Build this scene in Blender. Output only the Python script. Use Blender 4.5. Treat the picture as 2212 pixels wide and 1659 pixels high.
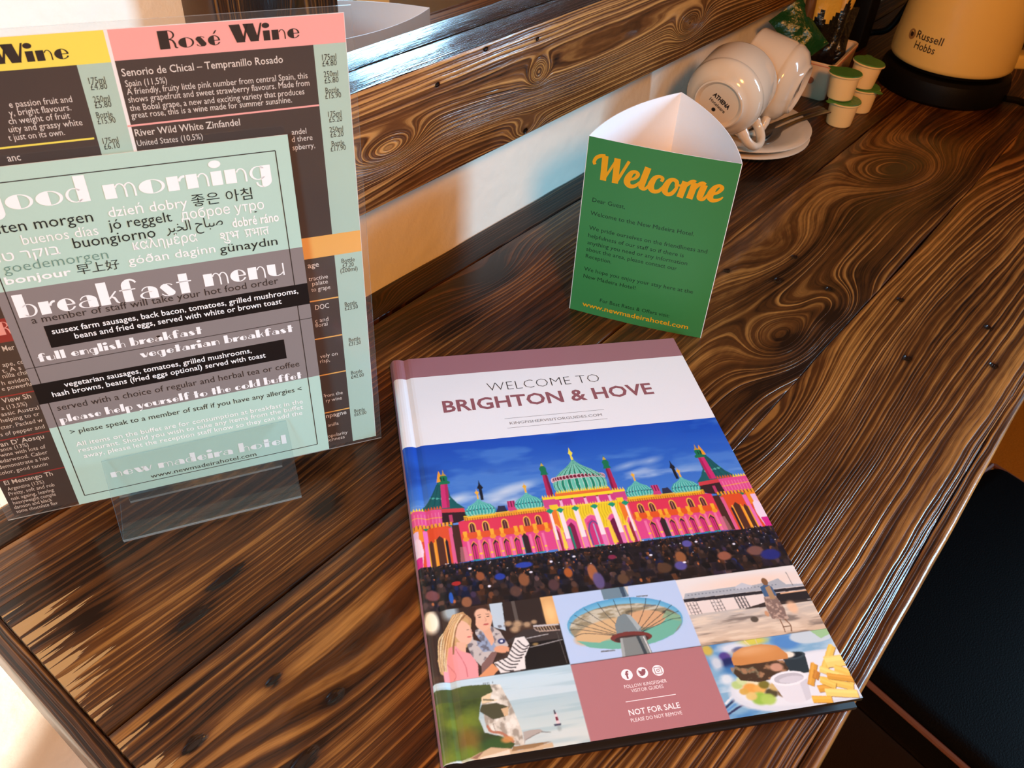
import bpy, bmesh, math, random
import numpy as np
from mathutils import Matrix, Vector, Euler

# ------------------------------------------------------------------ scene, camera, light
SC = bpy.context.scene
for _o in list(bpy.data.objects):
    bpy.data.objects.remove(_o)
TZ = 0.75                       # height of the counter top above the floor
# counter frame: x along the counter, y towards the back wall, z up from the top face
Rcam = [[0.632947542, -0.772687630, 0.048282863],
        [-0.482372773, -0.442379401, -0.756053552],
        [0.605552572, 0.455251899, -0.652726429]]
CAMPOS = (-0.139929927, -0.131270185, 0.414565156 + TZ)
cam = bpy.data.cameras.new('camera')
cam.sensor_fit = 'HORIZONTAL'
cam.sensor_width = 36.0
cam.lens = 36.0 * 1872.6823 / 2212.0
cam.clip_start = 0.02
cam.clip_end = 50
cam.dof.use_dof = True
cam.dof.focus_distance = 0.56
cam.dof.aperture_fstop = 26.0
camo = bpy.data.objects.new('camera', cam)
SC.collection.objects.link(camo)
_r, _d, _f = [Vector(v) for v in Rcam]
_m = Matrix((_r, -_d, -_f)).transposed().to_4x4()
_m.translation = Vector(CAMPOS)
camo.matrix_world = _m
SC.camera = camo
SC.view_settings.view_transform = 'Standard'
SC.view_settings.look = 'None'
SC.view_settings.gamma = 1.0
SC.view_settings.use_curve_mapping = False
SC.view_settings.exposure = 0.0

W = bpy.data.worlds.new('room_ambient')
SC.world = W
W.use_nodes = True
W.node_tree.nodes['Background'].inputs['Color'].default_value = (1.0, 0.46, 0.18, 1)
W.node_tree.nodes['Background'].inputs['Strength'].default_value = 0.05


def area_light(name, pos, target, sx, sy, power, col, spread=180.0):
    l = bpy.data.lights.new(name, 'AREA')
    l.shape = 'RECTANGLE'
    l.size, l.size_y = sx, sy
    l.energy = power
    l.color = col
    l.spread = math.radians(spread)
    o = bpy.data.objects.new(name, l)
    SC.collection.objects.link(o)
    o.location = pos
    o.rotation_euler = (Vector(target) - Vector(pos)).to_track_quat('-Z', 'Y').to_euler()
    return o


# daylight of the room's two windows: right front, and left
area_light('window_daylight', (1.66, -1.34, 0.84 + TZ), (0.3, 0.1, TZ), 0.50, 0.90, 96.0, (0.36, 0.70, 1.0))
area_light('window_daylight_left', (-1.05, -0.38, 0.62 + TZ), (0.00, 0.12, 0.10 + TZ), 0.34, 0.60, 0.78, (0.22, 0.74, 1.0), 33.0)
# added spot whitening the wall left of the counter; cone shaped to the patch edge
spot = bpy.data.lights.new('wall_patch_spot', 'SPOT')
spot.energy = 220.0
spot.color = (1.0, 0.97, 0.93)
spot.spot_size = math.radians(28.6)
spot.spot_blend = 0.06
spot.shadow_soft_size = 0.01
spo = bpy.data.objects.new('wall_patch_spot', spot)
SC.collection.objects.link(spo)
spo.location = (-1.3, -0.55, 0.35 + TZ)
spo.rotation_euler = (Vector((-0.545, 0.316, 0.06 + TZ)) - spo.location).to_track_quat('-Z', 'Y').to_euler()
# warm lamp of the room
lamp = bpy.data.lights.new('room_lamp', 'POINT')
lamp.energy = 95.0
lamp.color = (1.0, 0.38, 0.06)
lamp.shadow_soft_size = 0.12
lamo = bpy.data.objects.new('room_lamp', lamp)
SC.collection.objects.link(lamo)
lamo.location = (-0.58, -0.86, 1.10 + TZ)

# ------------------------------------------------------------------ helpers: objects
COL = SC.collection


def lin(c):
    return tuple((x / 255 / 12.92) if x / 255 <= 0.04045 else ((x / 255 + 0.055) / 1.055) ** 2.4 for x in c[:3])


def new_obj(name, me, parent=None, loc=(0, 0, 0)):
    o = bpy.data.objects.new(name, me)
    COL.objects.link(o)
    if parent is not None:
        o.parent = parent
    o.location = loc
    return o


def tag(o, label=None, cat=None, group=None, kind=None):
    if label: o['label'] = label
    if cat: o['category'] = cat
    if group: o['group'] = group
    if kind: o['kind'] = kind
    return o


def thing(name, loc, label, cat, rotz=0.0, group=None):
    e = bpy.data.objects.new(name, None)
    COL.objects.link(e)
    e.empty_display_size = 0.02
    e.location = (loc[0], loc[1], loc[2] + TZ)
    e.rotation_euler = (0, 0, rotz)
    return tag(e, label, cat, group)


def smooth(me, angle=40):
    for p in me.polygons:
        p.use_smooth = True
    try:
        me.set_sharp_from_angle(angle=math.radians(angle))
    except Exception:
        pass


def mesh_from(name, verts, faces, mats=(), midx=None, sm=None):
    me = bpy.data.meshes.new(name)
    me.from_pydata([tuple(v) for v in verts], [], [tuple(f) for f in faces])
    for m in mats:
        me.materials.append(m)
    if midx is not None:
        me.polygons.foreach_set('material_index', list(midx))
    if sm is not None:
        smooth(me, sm)
    me.update()
    return me


class MB:
    """collects simple shapes into one mesh"""
    def __init__(s):
        s.v, s.f, s.m, s.mats = [], [], [], []

    def mi(s, mat):
        if mat not in s.mats:
            s.mats.append(mat)
        return s.mats.index(mat)

    def add(s, vs, fs, mat, M=None):
        k = len(s.v)
        i = s.mi(mat)
        s.v += [(M @ Vector(v)) if M is not None else Vector(v) for v in vs]
        s.f += [[a + k for a in f] for f in fs]
        s.m += [i] * len(fs)

    def box(s, x0, x1, y0, y1, z0, z1, mat, bev=0.0, M=None, seg=2):
        bm = bmesh.new()
        bmesh.ops.create_cube(bm, size=1.0)
        for v in bm.verts:
            v.co = Vector(((x0 + x1) / 2 + v.co.x * (x1 - x0), (y0 + y1) / 2 + v.co.y * (y1 - y0), (z0 + z1) / 2 + v.co.z * (z1 - z0)))
        if bev > 0:
            bmesh.ops.bevel(bm, geom=list(bm.edges), offset=bev, segments=seg, profile=0.5, affect='EDGES')
        bm.verts.index_update()
        s.add([v.co.copy() for v in bm.verts], [[v.index for v in f.verts] for f in bm.faces], mat, M)
        bm.free()

    def lathe(s, prof, mat, seg=48, M=None, a0=0.0, a1=2 * math.pi):
        full = abs(a1 - a0 - 2 * math.pi) < 1e-6
        n = seg if full else seg + 1
        vs, fs = [], []
        for r, z in prof:
            for i in range(n):
                a = a0 + (a1 - a0) * i / seg
                vs.append((r * math.cos(a), r * math.sin(a), z))
        for j in range(len(prof) - 1):
            for i in range(seg):
                a, b = j * n + i, j * n + (i + 1) % n
                fs.append((a, b, b + n, a + n))
        s.add(vs, fs, mat, M)

    def tube(s, pts, r, mat, seg=12, M=None, cap=True, flat=1.0):
        pts = [Vector(p) for p in pts]
        n = len(pts)
        rr = r if isinstance(r, (list, tuple)) else [r] * n
        T = [(pts[min(i + 1, n - 1)] - pts[max(i - 1, 0)]).normalized() for i in range(n)]
        up = Vector((0, 0, 1)) if abs(T[0].z) < 0.9 else Vector((1, 0, 0))
        N = (up - T[0] * up.dot(T[0])).normalized()
        vs, fs = [], []
        for i in range(n):
            N = (N - T[i] * N.dot(T[i])).normalized()
            B = T[i].cross(N)
            for k in range(seg):
                a = 2 * math.pi * k / seg
                vs.append(pts[i] + (N * math.cos(a) * flat + B * math.sin(a)) * rr[i])
        for i in range(n - 1):
            for k in range(seg):
                a, b = i * seg + k, i * seg + (k + 1) % seg
                fs.append((a, b, b + seg, a + seg))
        if cap:
            fs.append(list(range(seg))[::-1])
            fs.append([(n - 1) * seg + k for k in range(seg)])
        s.add(vs, fs, mat, M)

    def build(s, name, parent=None, loc=(0, 0, 0), sm=40):
        me = mesh_from(name, s.v, s.f, s.mats, s.m, sm)
        bm = bmesh.new()
        bm.from_mesh(me)
        bmesh.ops.recalc_face_normals(bm, faces=bm.faces)
        bm.to_mesh(me)
        bm.free()
        return new_obj(name, me, parent, loc)


def spline(pts, n=8):
    """Catmull-Rom through points of any dimension"""
    P = np.array(pts, float)
    if len(P) < 3:
        t = np.linspace(0, 1, n + 1)[:, None]
        return P[0] * (1 - t) + P[-1] * t
    Q = np.vstack([2 * P[0] - P[1], P, 2 * P[-1] - P[-2]])
    out = []
    for i in range(1, len(Q) - 2):
        for k in range(n):
            t = k / n
            out.append(0.5 * ((2 * Q[i]) + (-Q[i - 1] + Q[i + 1]) * t + (2 * Q[i - 1] - 5 * Q[i] + 4 * Q[i + 1] - Q[i + 2]) * t * t + (-Q[i - 1] + 3 * Q[i] - 3 * Q[i + 1] + Q[i + 2]) * t ** 3))
    out.append(P[-1])
    return np.array(out)


# ------------------------------------------------------------------ helpers: materials
def setin(b, **kw):
    for k, v in kw.items():
        n = k.replace('_', ' ')
        if n in b.inputs:
            b.inputs[n].default_value = v


def mat(name, rgb, rough=0.5, spec=0.5, coat=0.0, metal=0.0, noise=0.0, nscale=40.0, bump=0.0, bscale=200.0, sub=0.0, coatr=0.05):
    """principled material with a procedural colour mottling and bump"""
    m = bpy.data.materials.new(name)
    m.use_nodes = True
    nt = m.node_tree
    b = nt.nodes['Principled BSDF']
    c = lin(rgb)
    setin(b, Base_Color=(*c, 1), Roughness=rough, Metallic=metal)
    b.inputs['Specular IOR Level'].default_value = spec
    b.inputs['Coat Weight'].default_value = coat
    b.inputs['Coat Roughness'].default_value = coatr
    if sub > 0:
        b.inputs['Subsurface Weight'].default_value = sub
        b.inputs['Subsurface Radius'].default_value = (0.004, 0.003, 0.002)
    tc = nt.nodes.new('ShaderNodeTexCoord')
    if noise > 0:
        n = nt.nodes.new('ShaderNodeTexNoise')
        n.inputs['Scale'].default_value = nscale
        n.inputs['Detail'].default_value = 4
        nt.links.new(tc.outputs['Object'], n.inputs['Vector'])
        mx = nt.nodes.new('ShaderNodeMix')
        mx.data_type = 'RGBA'
        mx.inputs[6].default_value = (*[x * (1 - noise) for x in c], 1)
        mx.inputs[7].default_value = (*[min(1, x * (1 + noise)) for x in c], 1)
        nt.links.new(n.outputs['Fac'], mx.inputs[0])
        nt.links.new(mx.outputs[2], b.inputs['Base Color'])
    if bump > 0:
        n = nt.nodes.new('ShaderNodeTexNoise')
        n.inputs['Scale'].default_value = bscale
        n.inputs['Detail'].default_value = 5
        nt.links.new(tc.outputs['Object'], n.inputs['Vector'])
        bp = nt.nodes.new('ShaderNodeBump')
        bp.inputs['Strength'].default_value = 1.0
        bp.inputs['Distance'].default_value = bump
        nt.links.new(n.outputs['Fac'], bp.inputs['Height'])
        nt.links.new(bp.outputs['Normal'], b.inputs['Normal'])
    return m


def sheet_glass(name, tint=(1, 1, 1), rough=0.03, ior=1.45, body=0.0, veil=(0.8, 0.85, 0.85)):
    """thin clear plastic: fresnel mix of a mirror-like and a see-through layer"""
    m = bpy.data.materials.new(name)
    m.use_nodes = True
    nt = m.node_tree
    for n in list(nt.nodes):
        nt.nodes.remove(n)
    out = nt.nodes.new('ShaderNodeOutputMaterial')
    tr = nt.nodes.new('ShaderNodeBsdfTransparent')
    tr.inputs['Color'].default_value = (*tint, 1)
    gl = nt.nodes.new('ShaderNodeBsdfGlossy')
    gl.inputs['Roughness'].default_value = rough
    lw = nt.nodes.new('ShaderNodeLayerWeight')
    lw.inputs['Blend'].default_value = 0.5
    Ex.nt = nt
    fr = Ex(lw.outputs['Facing']).pw(5.0) * 0.95 + ((ior - 1) / (ior + 1)) ** 2
    mx = nt.nodes.new('ShaderNodeMixShader')
    nt.links.new(fr.s, mx.inputs[0])
    nt.links.new(gl.outputs[0], mx.inputs[2])
    if body > 0:
        df = nt.nodes.new('ShaderNodeBsdfDiffuse')
        df.inputs['Color'].default_value = (*veil, 1)
        m2 = nt.nodes.new('ShaderNodeMixShader')
        m2.inputs[0].default_value = body
        nt.links.new(tr.outputs[0], m2.inputs[1])
        nt.links.new(df.outputs[0], m2.inputs[2])
        nt.links.new(m2.outputs[0], mx.inputs[1])
    else:
        nt.links.new(tr.outputs[0], mx.inputs[1])
    nt.links.new(mx.outputs[0], out.inputs[0])
    return m


class Ex:
    """tiny expression builder for shader math nodes"""
    nt = None

    def __init__(s, sock):
        s.s = sock

    @staticmethod
    def op(o, *a):
        n = Ex.nt.nodes.new('ShaderNodeMath')
        n.operation = o
        for i, x in enumerate(a):
            if isinstance(x, Ex):
                Ex.nt.links.new(x.s, n.inputs[i])
            else:
                n.inputs[i].default_value = float(x)
        return Ex(n.outputs[0])

    def __add__(s, o): return Ex.op('ADD', s, o)
    __radd__ = __add__
    def __sub__(s, o): return Ex.op('SUBTRACT', s, o)
    def __rsub__(s, o): return Ex.op('SUBTRACT', o, s)
    def __mul__(s, o): return Ex.op('MULTIPLY', s, o)
    __rmul__ = __mul__
    def clamp(s):
        r = Ex.op('ADD', s, 0.0)
        r.s.node.use_clamp = True
        return r
    def fract(s): return Ex.op('FRACT', s)
    def sin(s): return Ex.op('SINE', s)
    def exp(s): return Ex.op('EXPONENT', s)
    def pw(s, e): return Ex.op('POWER', s, e)

    def sstep(s, a, b):
        n = Ex.nt.nodes.new('ShaderNodeMapRange')
        n.interpolation_type = 'SMOOTHSTEP'
        Ex.nt.links.new(s.s, n.inputs[0])
        n.inputs[1].default_value, n.inputs[2].default_value = a, b
        n.inputs[3].default_value, n.inputs[4].default_value = 0, 1
        return Ex(n.outputs[0])

    @staticmethod
    def noise(u, v, w, detail=3.0, rough=0.5):
        c = Ex.nt.nodes.new('ShaderNodeCombineXYZ')
        for i, x in enumerate((u, v, w)):
            if isinstance(x, Ex):
                Ex.nt.links.new(x.s, c.inputs[i])
            else:
                c.inputs[i].default_value = float(x)
        n = Ex.nt.nodes.new('ShaderNodeTexNoise')
        n.inputs['Scale'].default_value = 1.0
        n.inputs['Detail'].default_value = detail
        n.inputs['Roughness'].default_value = rough
        Ex.nt.links.new(c.outputs[0], n.inputs['Vector'])
        return Ex(n.outputs['Fac'])


def wood(name, axes='xy', freq=95.0, seed=0.0, knots=(), holes=(), burn=0.0, warp=0.016, light=(0.38, 0.162, 0.036), midc=(0.082, 0.0265, 0.0055), dark=(0.012, 0.0042, 0.0014),
         chip=None, bump=0.00055, fine=1.0, rough=0.42, coat=0.42, slope=0.0, coatbump=0.75, spec=0.10, ringamp=1.0, blotch=1.0):
    """scorched and varnished softwood plank; u runs along the grain, v across it (metres)"""
    m = bpy.data.materials.new(name)
    m.use_nodes = True
    nt = m.node_tree
    Ex.nt = nt
    b = nt.nodes['Principled BSDF']
    tc = nt.nodes.new('ShaderNodeTexCoord')
    sp = nt.nodes.new('ShaderNodeSeparateXYZ')
    nt.links.new(tc.outputs['Object'], sp.inputs[0])
    X = {'x': Ex(sp.outputs[0]), 'y': Ex(sp.outputs[1]), 'z': Ex(sp.outputs[2])}
    u, v = X[axes[0]], X[axes[1]]
    n1 = Ex.noise(u * 2.6, v * 9.0, seed, 2.0)
    n2 = Ex.noise(u * 14.0, v * 60.0, seed + 3.1, 3.0)
    s = v + (n1 - 0.5) * (warp * 2) + (n2 - 0.5) * 0.0034
    if slope:
        s = s + u * slope
    for (uk, vk, amp, la, lb, *rest) in knots:
        dx = (u - uk)
        dy = (v - vk)
        if rest:                       # skewed knot
            dy = dy + dx * rest[0]
        q = (dx * (1 / la)) * (dx * (1 / la)) + (dy * (1 / lb)) * (dy * (1 / lb))
        s = s + (q * -1.0).exp() * amp
    nr = Ex.noise(s * 46.0, seed + 9.0, u * 0.25, 2.0)
    r = s * freq + nr * 5.0
    t = r.fract()
    p = t.sstep(0.0, 0.16) * (1.0 - t.sstep(0.20, 0.62))
    t2 = (s * (freq * 2.7) + nr * 7.0).fract()
    p2 = t2.sstep(0.0, 0.2) * (1.0 - t2.sstep(0.25, 0.75))
    n3 = Ex.noise(u * 3.6, v * 20.0, seed + 7.7, 4.0, 0.6)
    n4 = Ex.noise(s * 34.0, u * 0.9, seed + 4.4, 2.0)
    n5 = Ex.noise(s * 20.0, u * 1.6, seed + 14.4, 1.0)
    n6 = Ex.noise(u * 9.0, s * 60.0, seed + 31.0, 2.0)
    nf = Ex.noise(u * 22.0, s * 900.0, seed + 1.7, 3.0, 0.65)
    amp1 = n5.sstep(0.30, 0.60)
    n7 = Ex.noise(u * 60.0, v * 320.0, seed + 41.0, 2.0)
    d = 0.79 + burn - p * (amp1 * 0.42 + 0.14) * (n6 * 1.7 + 0.1) * ringamp - (p2 - 0.4) * (0.42 - amp1 * 0.24) * (n6 * 1.4 + 0.25) * fine \
        - (n4.sstep(0.54, 0.74)) * 0.38 + (n3 - 0.5) * 0.95 * blotch + (nf - 0.5) * 0.75 + (n7 - 0.5) * 0.22
    hole = soft = None
    for (uk, vk, rad, el) in holes:
        dx = (u - uk) * (1 / (rad * el))
        dy = (v - vk) * (1 / rad)
        g = ((dx * dx + dy * dy + (n7 - 0.5) * 1.3) * -1.0).exp()
        if rad > 0.0056:
            soft = g if soft is None else soft + g
        else:
            hole = g if hole is None else hole + g
    if soft is not None:
        d = d + soft.clamp() * 0.5
    if hole is not None:
        d = d + hole.clamp() * 0.45
        hole = hole.sstep(0.40, 0.95)
        d = d + hole * 0.8
    d = d.clamp()
    ramp = nt.nodes.new('ShaderNodeValToRGB')
    cr = ramp.color_ramp
    cr.elements[0].position, cr.elements[0].color = 0.0, (*light, 1)
    cr.elements[1].position, cr.elements[1].color = 1.0, (*dark, 1)
    e = cr.elements.new(0.34); e.color = (*[0.46 * a + 0.54 * c for a, c in zip(light, midc)], 1)
    e = cr.elements.new(0.60); e.color = (*midc, 1)
    e = cr.elements.new(0.84); e.color = (*[0.45 * a + 0.55 * c for a, c in zip(midc, dark)], 1)
    nt.links.new(d.s, ramp.inputs[0])
    col = ramp.outputs[0]
    h = (1.0 - d) * 0.8 + nf * 0.3 * fine
    if chip is not None:               # worn pale splinters by the sawn end
        u0, u1, v0, v1 = chip
        nc = Ex.noise(seed + 21.0, v * 330.0, u * 4.0, 2.0)
        ng = Ex.noise(u * 5.0, v * 60.0, seed + 23.0, 1.0)
        ln = ((nc - 0.52) * 1.6 + (ng - 0.5) * 1.5).clamp() * (u1 - u0) + u0
        k = (ln - u).sstep(0.0, 0.0015) * v.sstep(v0, v0 + 0.004) * (1.0 - v.sstep(v1 - 0.004, v1))
        mx = nt.nodes.new('ShaderNodeMix')
        mx.data_type = 'RGBA'
        nt.links.new(k.s, mx.inputs[0])
        nt.links.new(col, mx.inputs[6])
        mx.inputs[7].default_value = (0.36, 0.20, 0.075, 1)
        col = mx.outputs[2]
        h = h - k * 0.9
    if hole is not None:
        h = h - hole * 2.2
    nt.links.new(col, b.inputs['Base Color'])
    bp = nt.nodes.new('ShaderNodeBump')
    bp.inputs['Strength'].default_value = 1.0
    bp.inputs['Distance'].default_value = bump
    nt.links.new(h.s, bp.inputs['Height'])
    nt.links.new(bp.outputs['Normal'], b.inputs['Normal'])
    bc = nt.nodes.new('ShaderNodeBump')
    bc.inputs['Strength'].default_value = 1.0
    bc.inputs['Distance'].default_value = bump * coatbump
    nt.links.new(h.s, bc.inputs['Height'])
    nt.links.new(bc.outputs['Normal'], b.inputs['Coat Normal'])
    ro = (nf - 0.5) * 0.2 + rough
    nt.links.new(ro.s, b.inputs['Roughness'])
    b.inputs['Specular IOR Level'].default_value = spec
    b.inputs['Coat Weight'].default_value = coat
    b.inputs['Coat Roughness'].default_value = 0.08
    return m


# ------------------------------------------------------------------ printed sheets and lettering
_tc = bpy.data.curves.new('lettering_source', 'FONT')
_to = bpy.data.objects.new('lettering_source', _tc)
_tcache = {}


def text_geo(body, bold=0.0, shear=0.0, space=1.0):
    key = (body, bold, shear, space)
    if key not in _tcache:
        _tc.body = body
        _tc.size = 1.0
        _tc.resolution_u = 2
        _tc.offset = bold
        _tc.shear = shear
        _tc.space_character = space
        me = _to.to_mesh()
        vs = np.array([v.co[:2] for v in me.vertices]) if len(me.vertices) else np.zeros((0, 2))
        fs = [list(p.vertices) for p in me.polygons]
        _to.to_mesh_clear()
        _tcache[key] = (vs, fs)
    return _tcache[key]


def ell(cx, cy, rx, ry, a0, a1, n=14):
    return [(cx + rx * math.cos(math.radians(a0 + (a1 - a0) * i / n)), cy + ry * math.sin(math.radians(a0 + (a1 - a0) * i / n))) for i in range(n + 1)]


def ring(cx, cy, rx, ry, tx, ty, a0, a1, n=16):
    o = ell(cx, cy, rx, ry, a0, a1, n)
    i = ell(cx, cy, rx - tx, ry - ty, a0, a1, n)
    return [[o[k], o[k + 1], i[k + 1], i[k]] for k in range(n)]


def bar(x0, x1, y0, y1):
    return [[(x0, y0), (x1, y0), (x1, y1), (x0, y1)]]


def ribbon(pts, n=8):
    """pts: (x, y, width); one quad strip with smooth outline"""
    P = spline(pts, n)
    d = np.gradient(P[:, :2], axis=0)
    d /= np.maximum(np.linalg.norm(d, axis=1), 1e-9)[:, None]
    nn = np.stack([-d[:, 1], d[:, 0]], 1) * P[:, 2:3] / 2
    a, b = P[:, :2] + nn, P[:, :2] - nn
    return [[tuple(b[i]), tuple(b[i + 1]), tuple(a[i + 1]), tuple(a[i])] for i in range(len(P) - 1)]


def _deco():
    """fat-and-thin art deco letters; x-height 1, ascender 1.8"""
    G = {}
    T = 0.09
    G['o'] = ([ell(.75, .5, .75, .5, 90, 270)] + ring(.75, .5, .75, .5, .19, .05, -90, 90), 1.58)
    G['c'] = ([ell(.62, .5, .62, .5, 90, 270)] + ring(.62, .5, .56, .5, .15, .06, 25, 90) + ring(.62, .5, .6, .5, .16, .06, -90, -25), 1.24)
    G['e'] = ([ell(.62, .5, .62, .5, 90, 270)] + ring(.62, .5, .56, .5, .17, .06, 0, 90) + bar(.6, 1.16, .46, .54) + ring(.62, .5, .6, .5, .16, .06, -90, -25), 1.28)
    G['d'] = (ring(.52, .5, .52, .5, .17, .06, 40, 320) + bar(.66, 1.3, 0, 1.8), 1.4)
    G['b'] = (bar(0, .66, 0, 1.8) + ring(.76, .5, .52, .5, .17, .06, -140, 140), 1.38)
    G['p'] = (bar(0, .66, -.6, 1) + ring(.76, .5, .52, .5, .17, .06, -140, 140), 1.38)
    G['g'] = (ring(.52, .5, .52, .5, .17, .06, 40, 320) + bar(.68, 1.3, -.1, 1) + [[(.68, -.1)] + ell(.78, -.1, .52, .46, 0, -90)[::1] + [(.68, -.56)]] + ring(.72, -.16, .4, .4, .12, .1, 180, 275), 1.4)
    arch = lambda x: ring(x, .5, .34, .5, .11, .07, -2, 150) + bar(x + .23, x + .34, 0, .5)
    G['n'] = (bar(0, .66, 0, 1) + arch(.96), 1.42)
    G['m'] = (bar(0, .66, 0, 1) + arch(.92) + arch(1.44), 1.9)
    G['h'] = (bar(0, .66, 0, 1.8) + arch(.96), 1.42)
    G['r'] = (bar(0, .66, 0, 1) + ring(1.02, .55, .4, .45, .16, .16, 80, 170), 1.06)
    G['i'] = (bar(0, .64, 0, 1) + [ell(.32, 1.5, .36, .27, 0, 360, 20)[:-1]], .76)
    G['l'] = (bar(0, .64, 0, 1.8), .76)
    G['t'] = (bar(.2, .82, 0, 1.6) + bar(0, 1.04, .92, 1.01), 1.1)
    G['f'] = (bar(.2, .82, 0, 1.25) + [[(.82, 1.25)] + ell(.82, 1.25, .62, .55, 90, 180)] + ring(.82, 1.25, .5, .55, .14, .14, 25, 90) + bar(0, 1.1, .92, 1.01), 1.2)
    G['k'] = (bar(0, .66, 0, 1.8) + [[(.62, .5), (.7, .42), (1.22, .98), (1.1, 1.0)]] + ribbon([(.82, .6, .1), (1.0, .45, .16), (1.1, .15, .14), (1.25, .03, .06)], 4), 1.34)
    G['a'] = (bar(.66, 1.28, 0, .6) + [[(.66, .6)] + ell(.66, .6, .62, .4, 0, 90)] + ring(.66, .58, .5, .42, .08, .07, 90, 165) + ring(.62, .3, .6, .3, .17, .05, 60, 300), 1.38)
    G['s'] = ([[(.02, .74), (.12, .9), (.32, 1.0), (.52, .98), (1.02, .3), (.98, .12), (.78, .0), (.52, .0)]] + ring(.56, .72, .42, .28, .1, .05, 30, 100) + ring(.5, .28, .46, .28, .1, .05, 190, 275), 1.14)
    G['u'] = (bar(0, .64, .42, 1) + [[(.64, .42)] + ell(.64, .42, .64, .42, 180, 270)] + ring(.64, .42, .62, .42, .1, .06, 270, 360) + bar(1.16, 1.27, 0, 1), 1.36)
    v = lambda x: [[(x, 1), (x + .62, 1), (x + .98, 0), (x + .46, 0)], [(x + .86, .0), (x + .98, 0), (x + 1.32, 1), (x + 1.2, 1)]]
    G['v'] = (v(0), 1.3)
    G['w'] = (v(0) + v(.86), 2.2)
    G['y'] = (v(0) + ribbon([(.9, .05, .1), (.76, -.4, .12), (.5, -.55, .16), (.34, -.45, .12)], 4), 1.32)
    G['R'] = (bar(0, .98, 0, 1.8) + ring(.96, 1.36, .6, .44, .17, .06, -90, 90) + ribbon([(.98, .92, .08), (1.28, .8, .16), (1.46, .45, .2), (1.5, .12, .16), (1.72, .05, .06)], 5), 1.74)
    cv = lambda x: [[(x, 1.8), (x + 1.0, 1.8), (x + 1.35, 0), (x + .55, 0)], [(x + 1.16, .35), (x + 1.3, 0), (x + 1.8, 1.8), (x + 1.64, 1.8)]]
    G['W'] = (cv(0) + cv(1.3), 3.05)
    G['\u00e9'] = (G['e'][0] + [[(.55, 1.12), (.74, 1.16), (.98, 1.5), (.8, 1.46)]], 1.28)
    G[' '] = ([], .62)
    G['d2'] = G['d']
    return G


DECO = _deco()


def deco_polys(s):
    x, out = 0.0, []
    for ch in s:
        g, adv = DECO[ch]
        out += [[(px + x, py) for px, py in p] for p in g]
        x += adv + .06
    return out, x - .06


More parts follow.
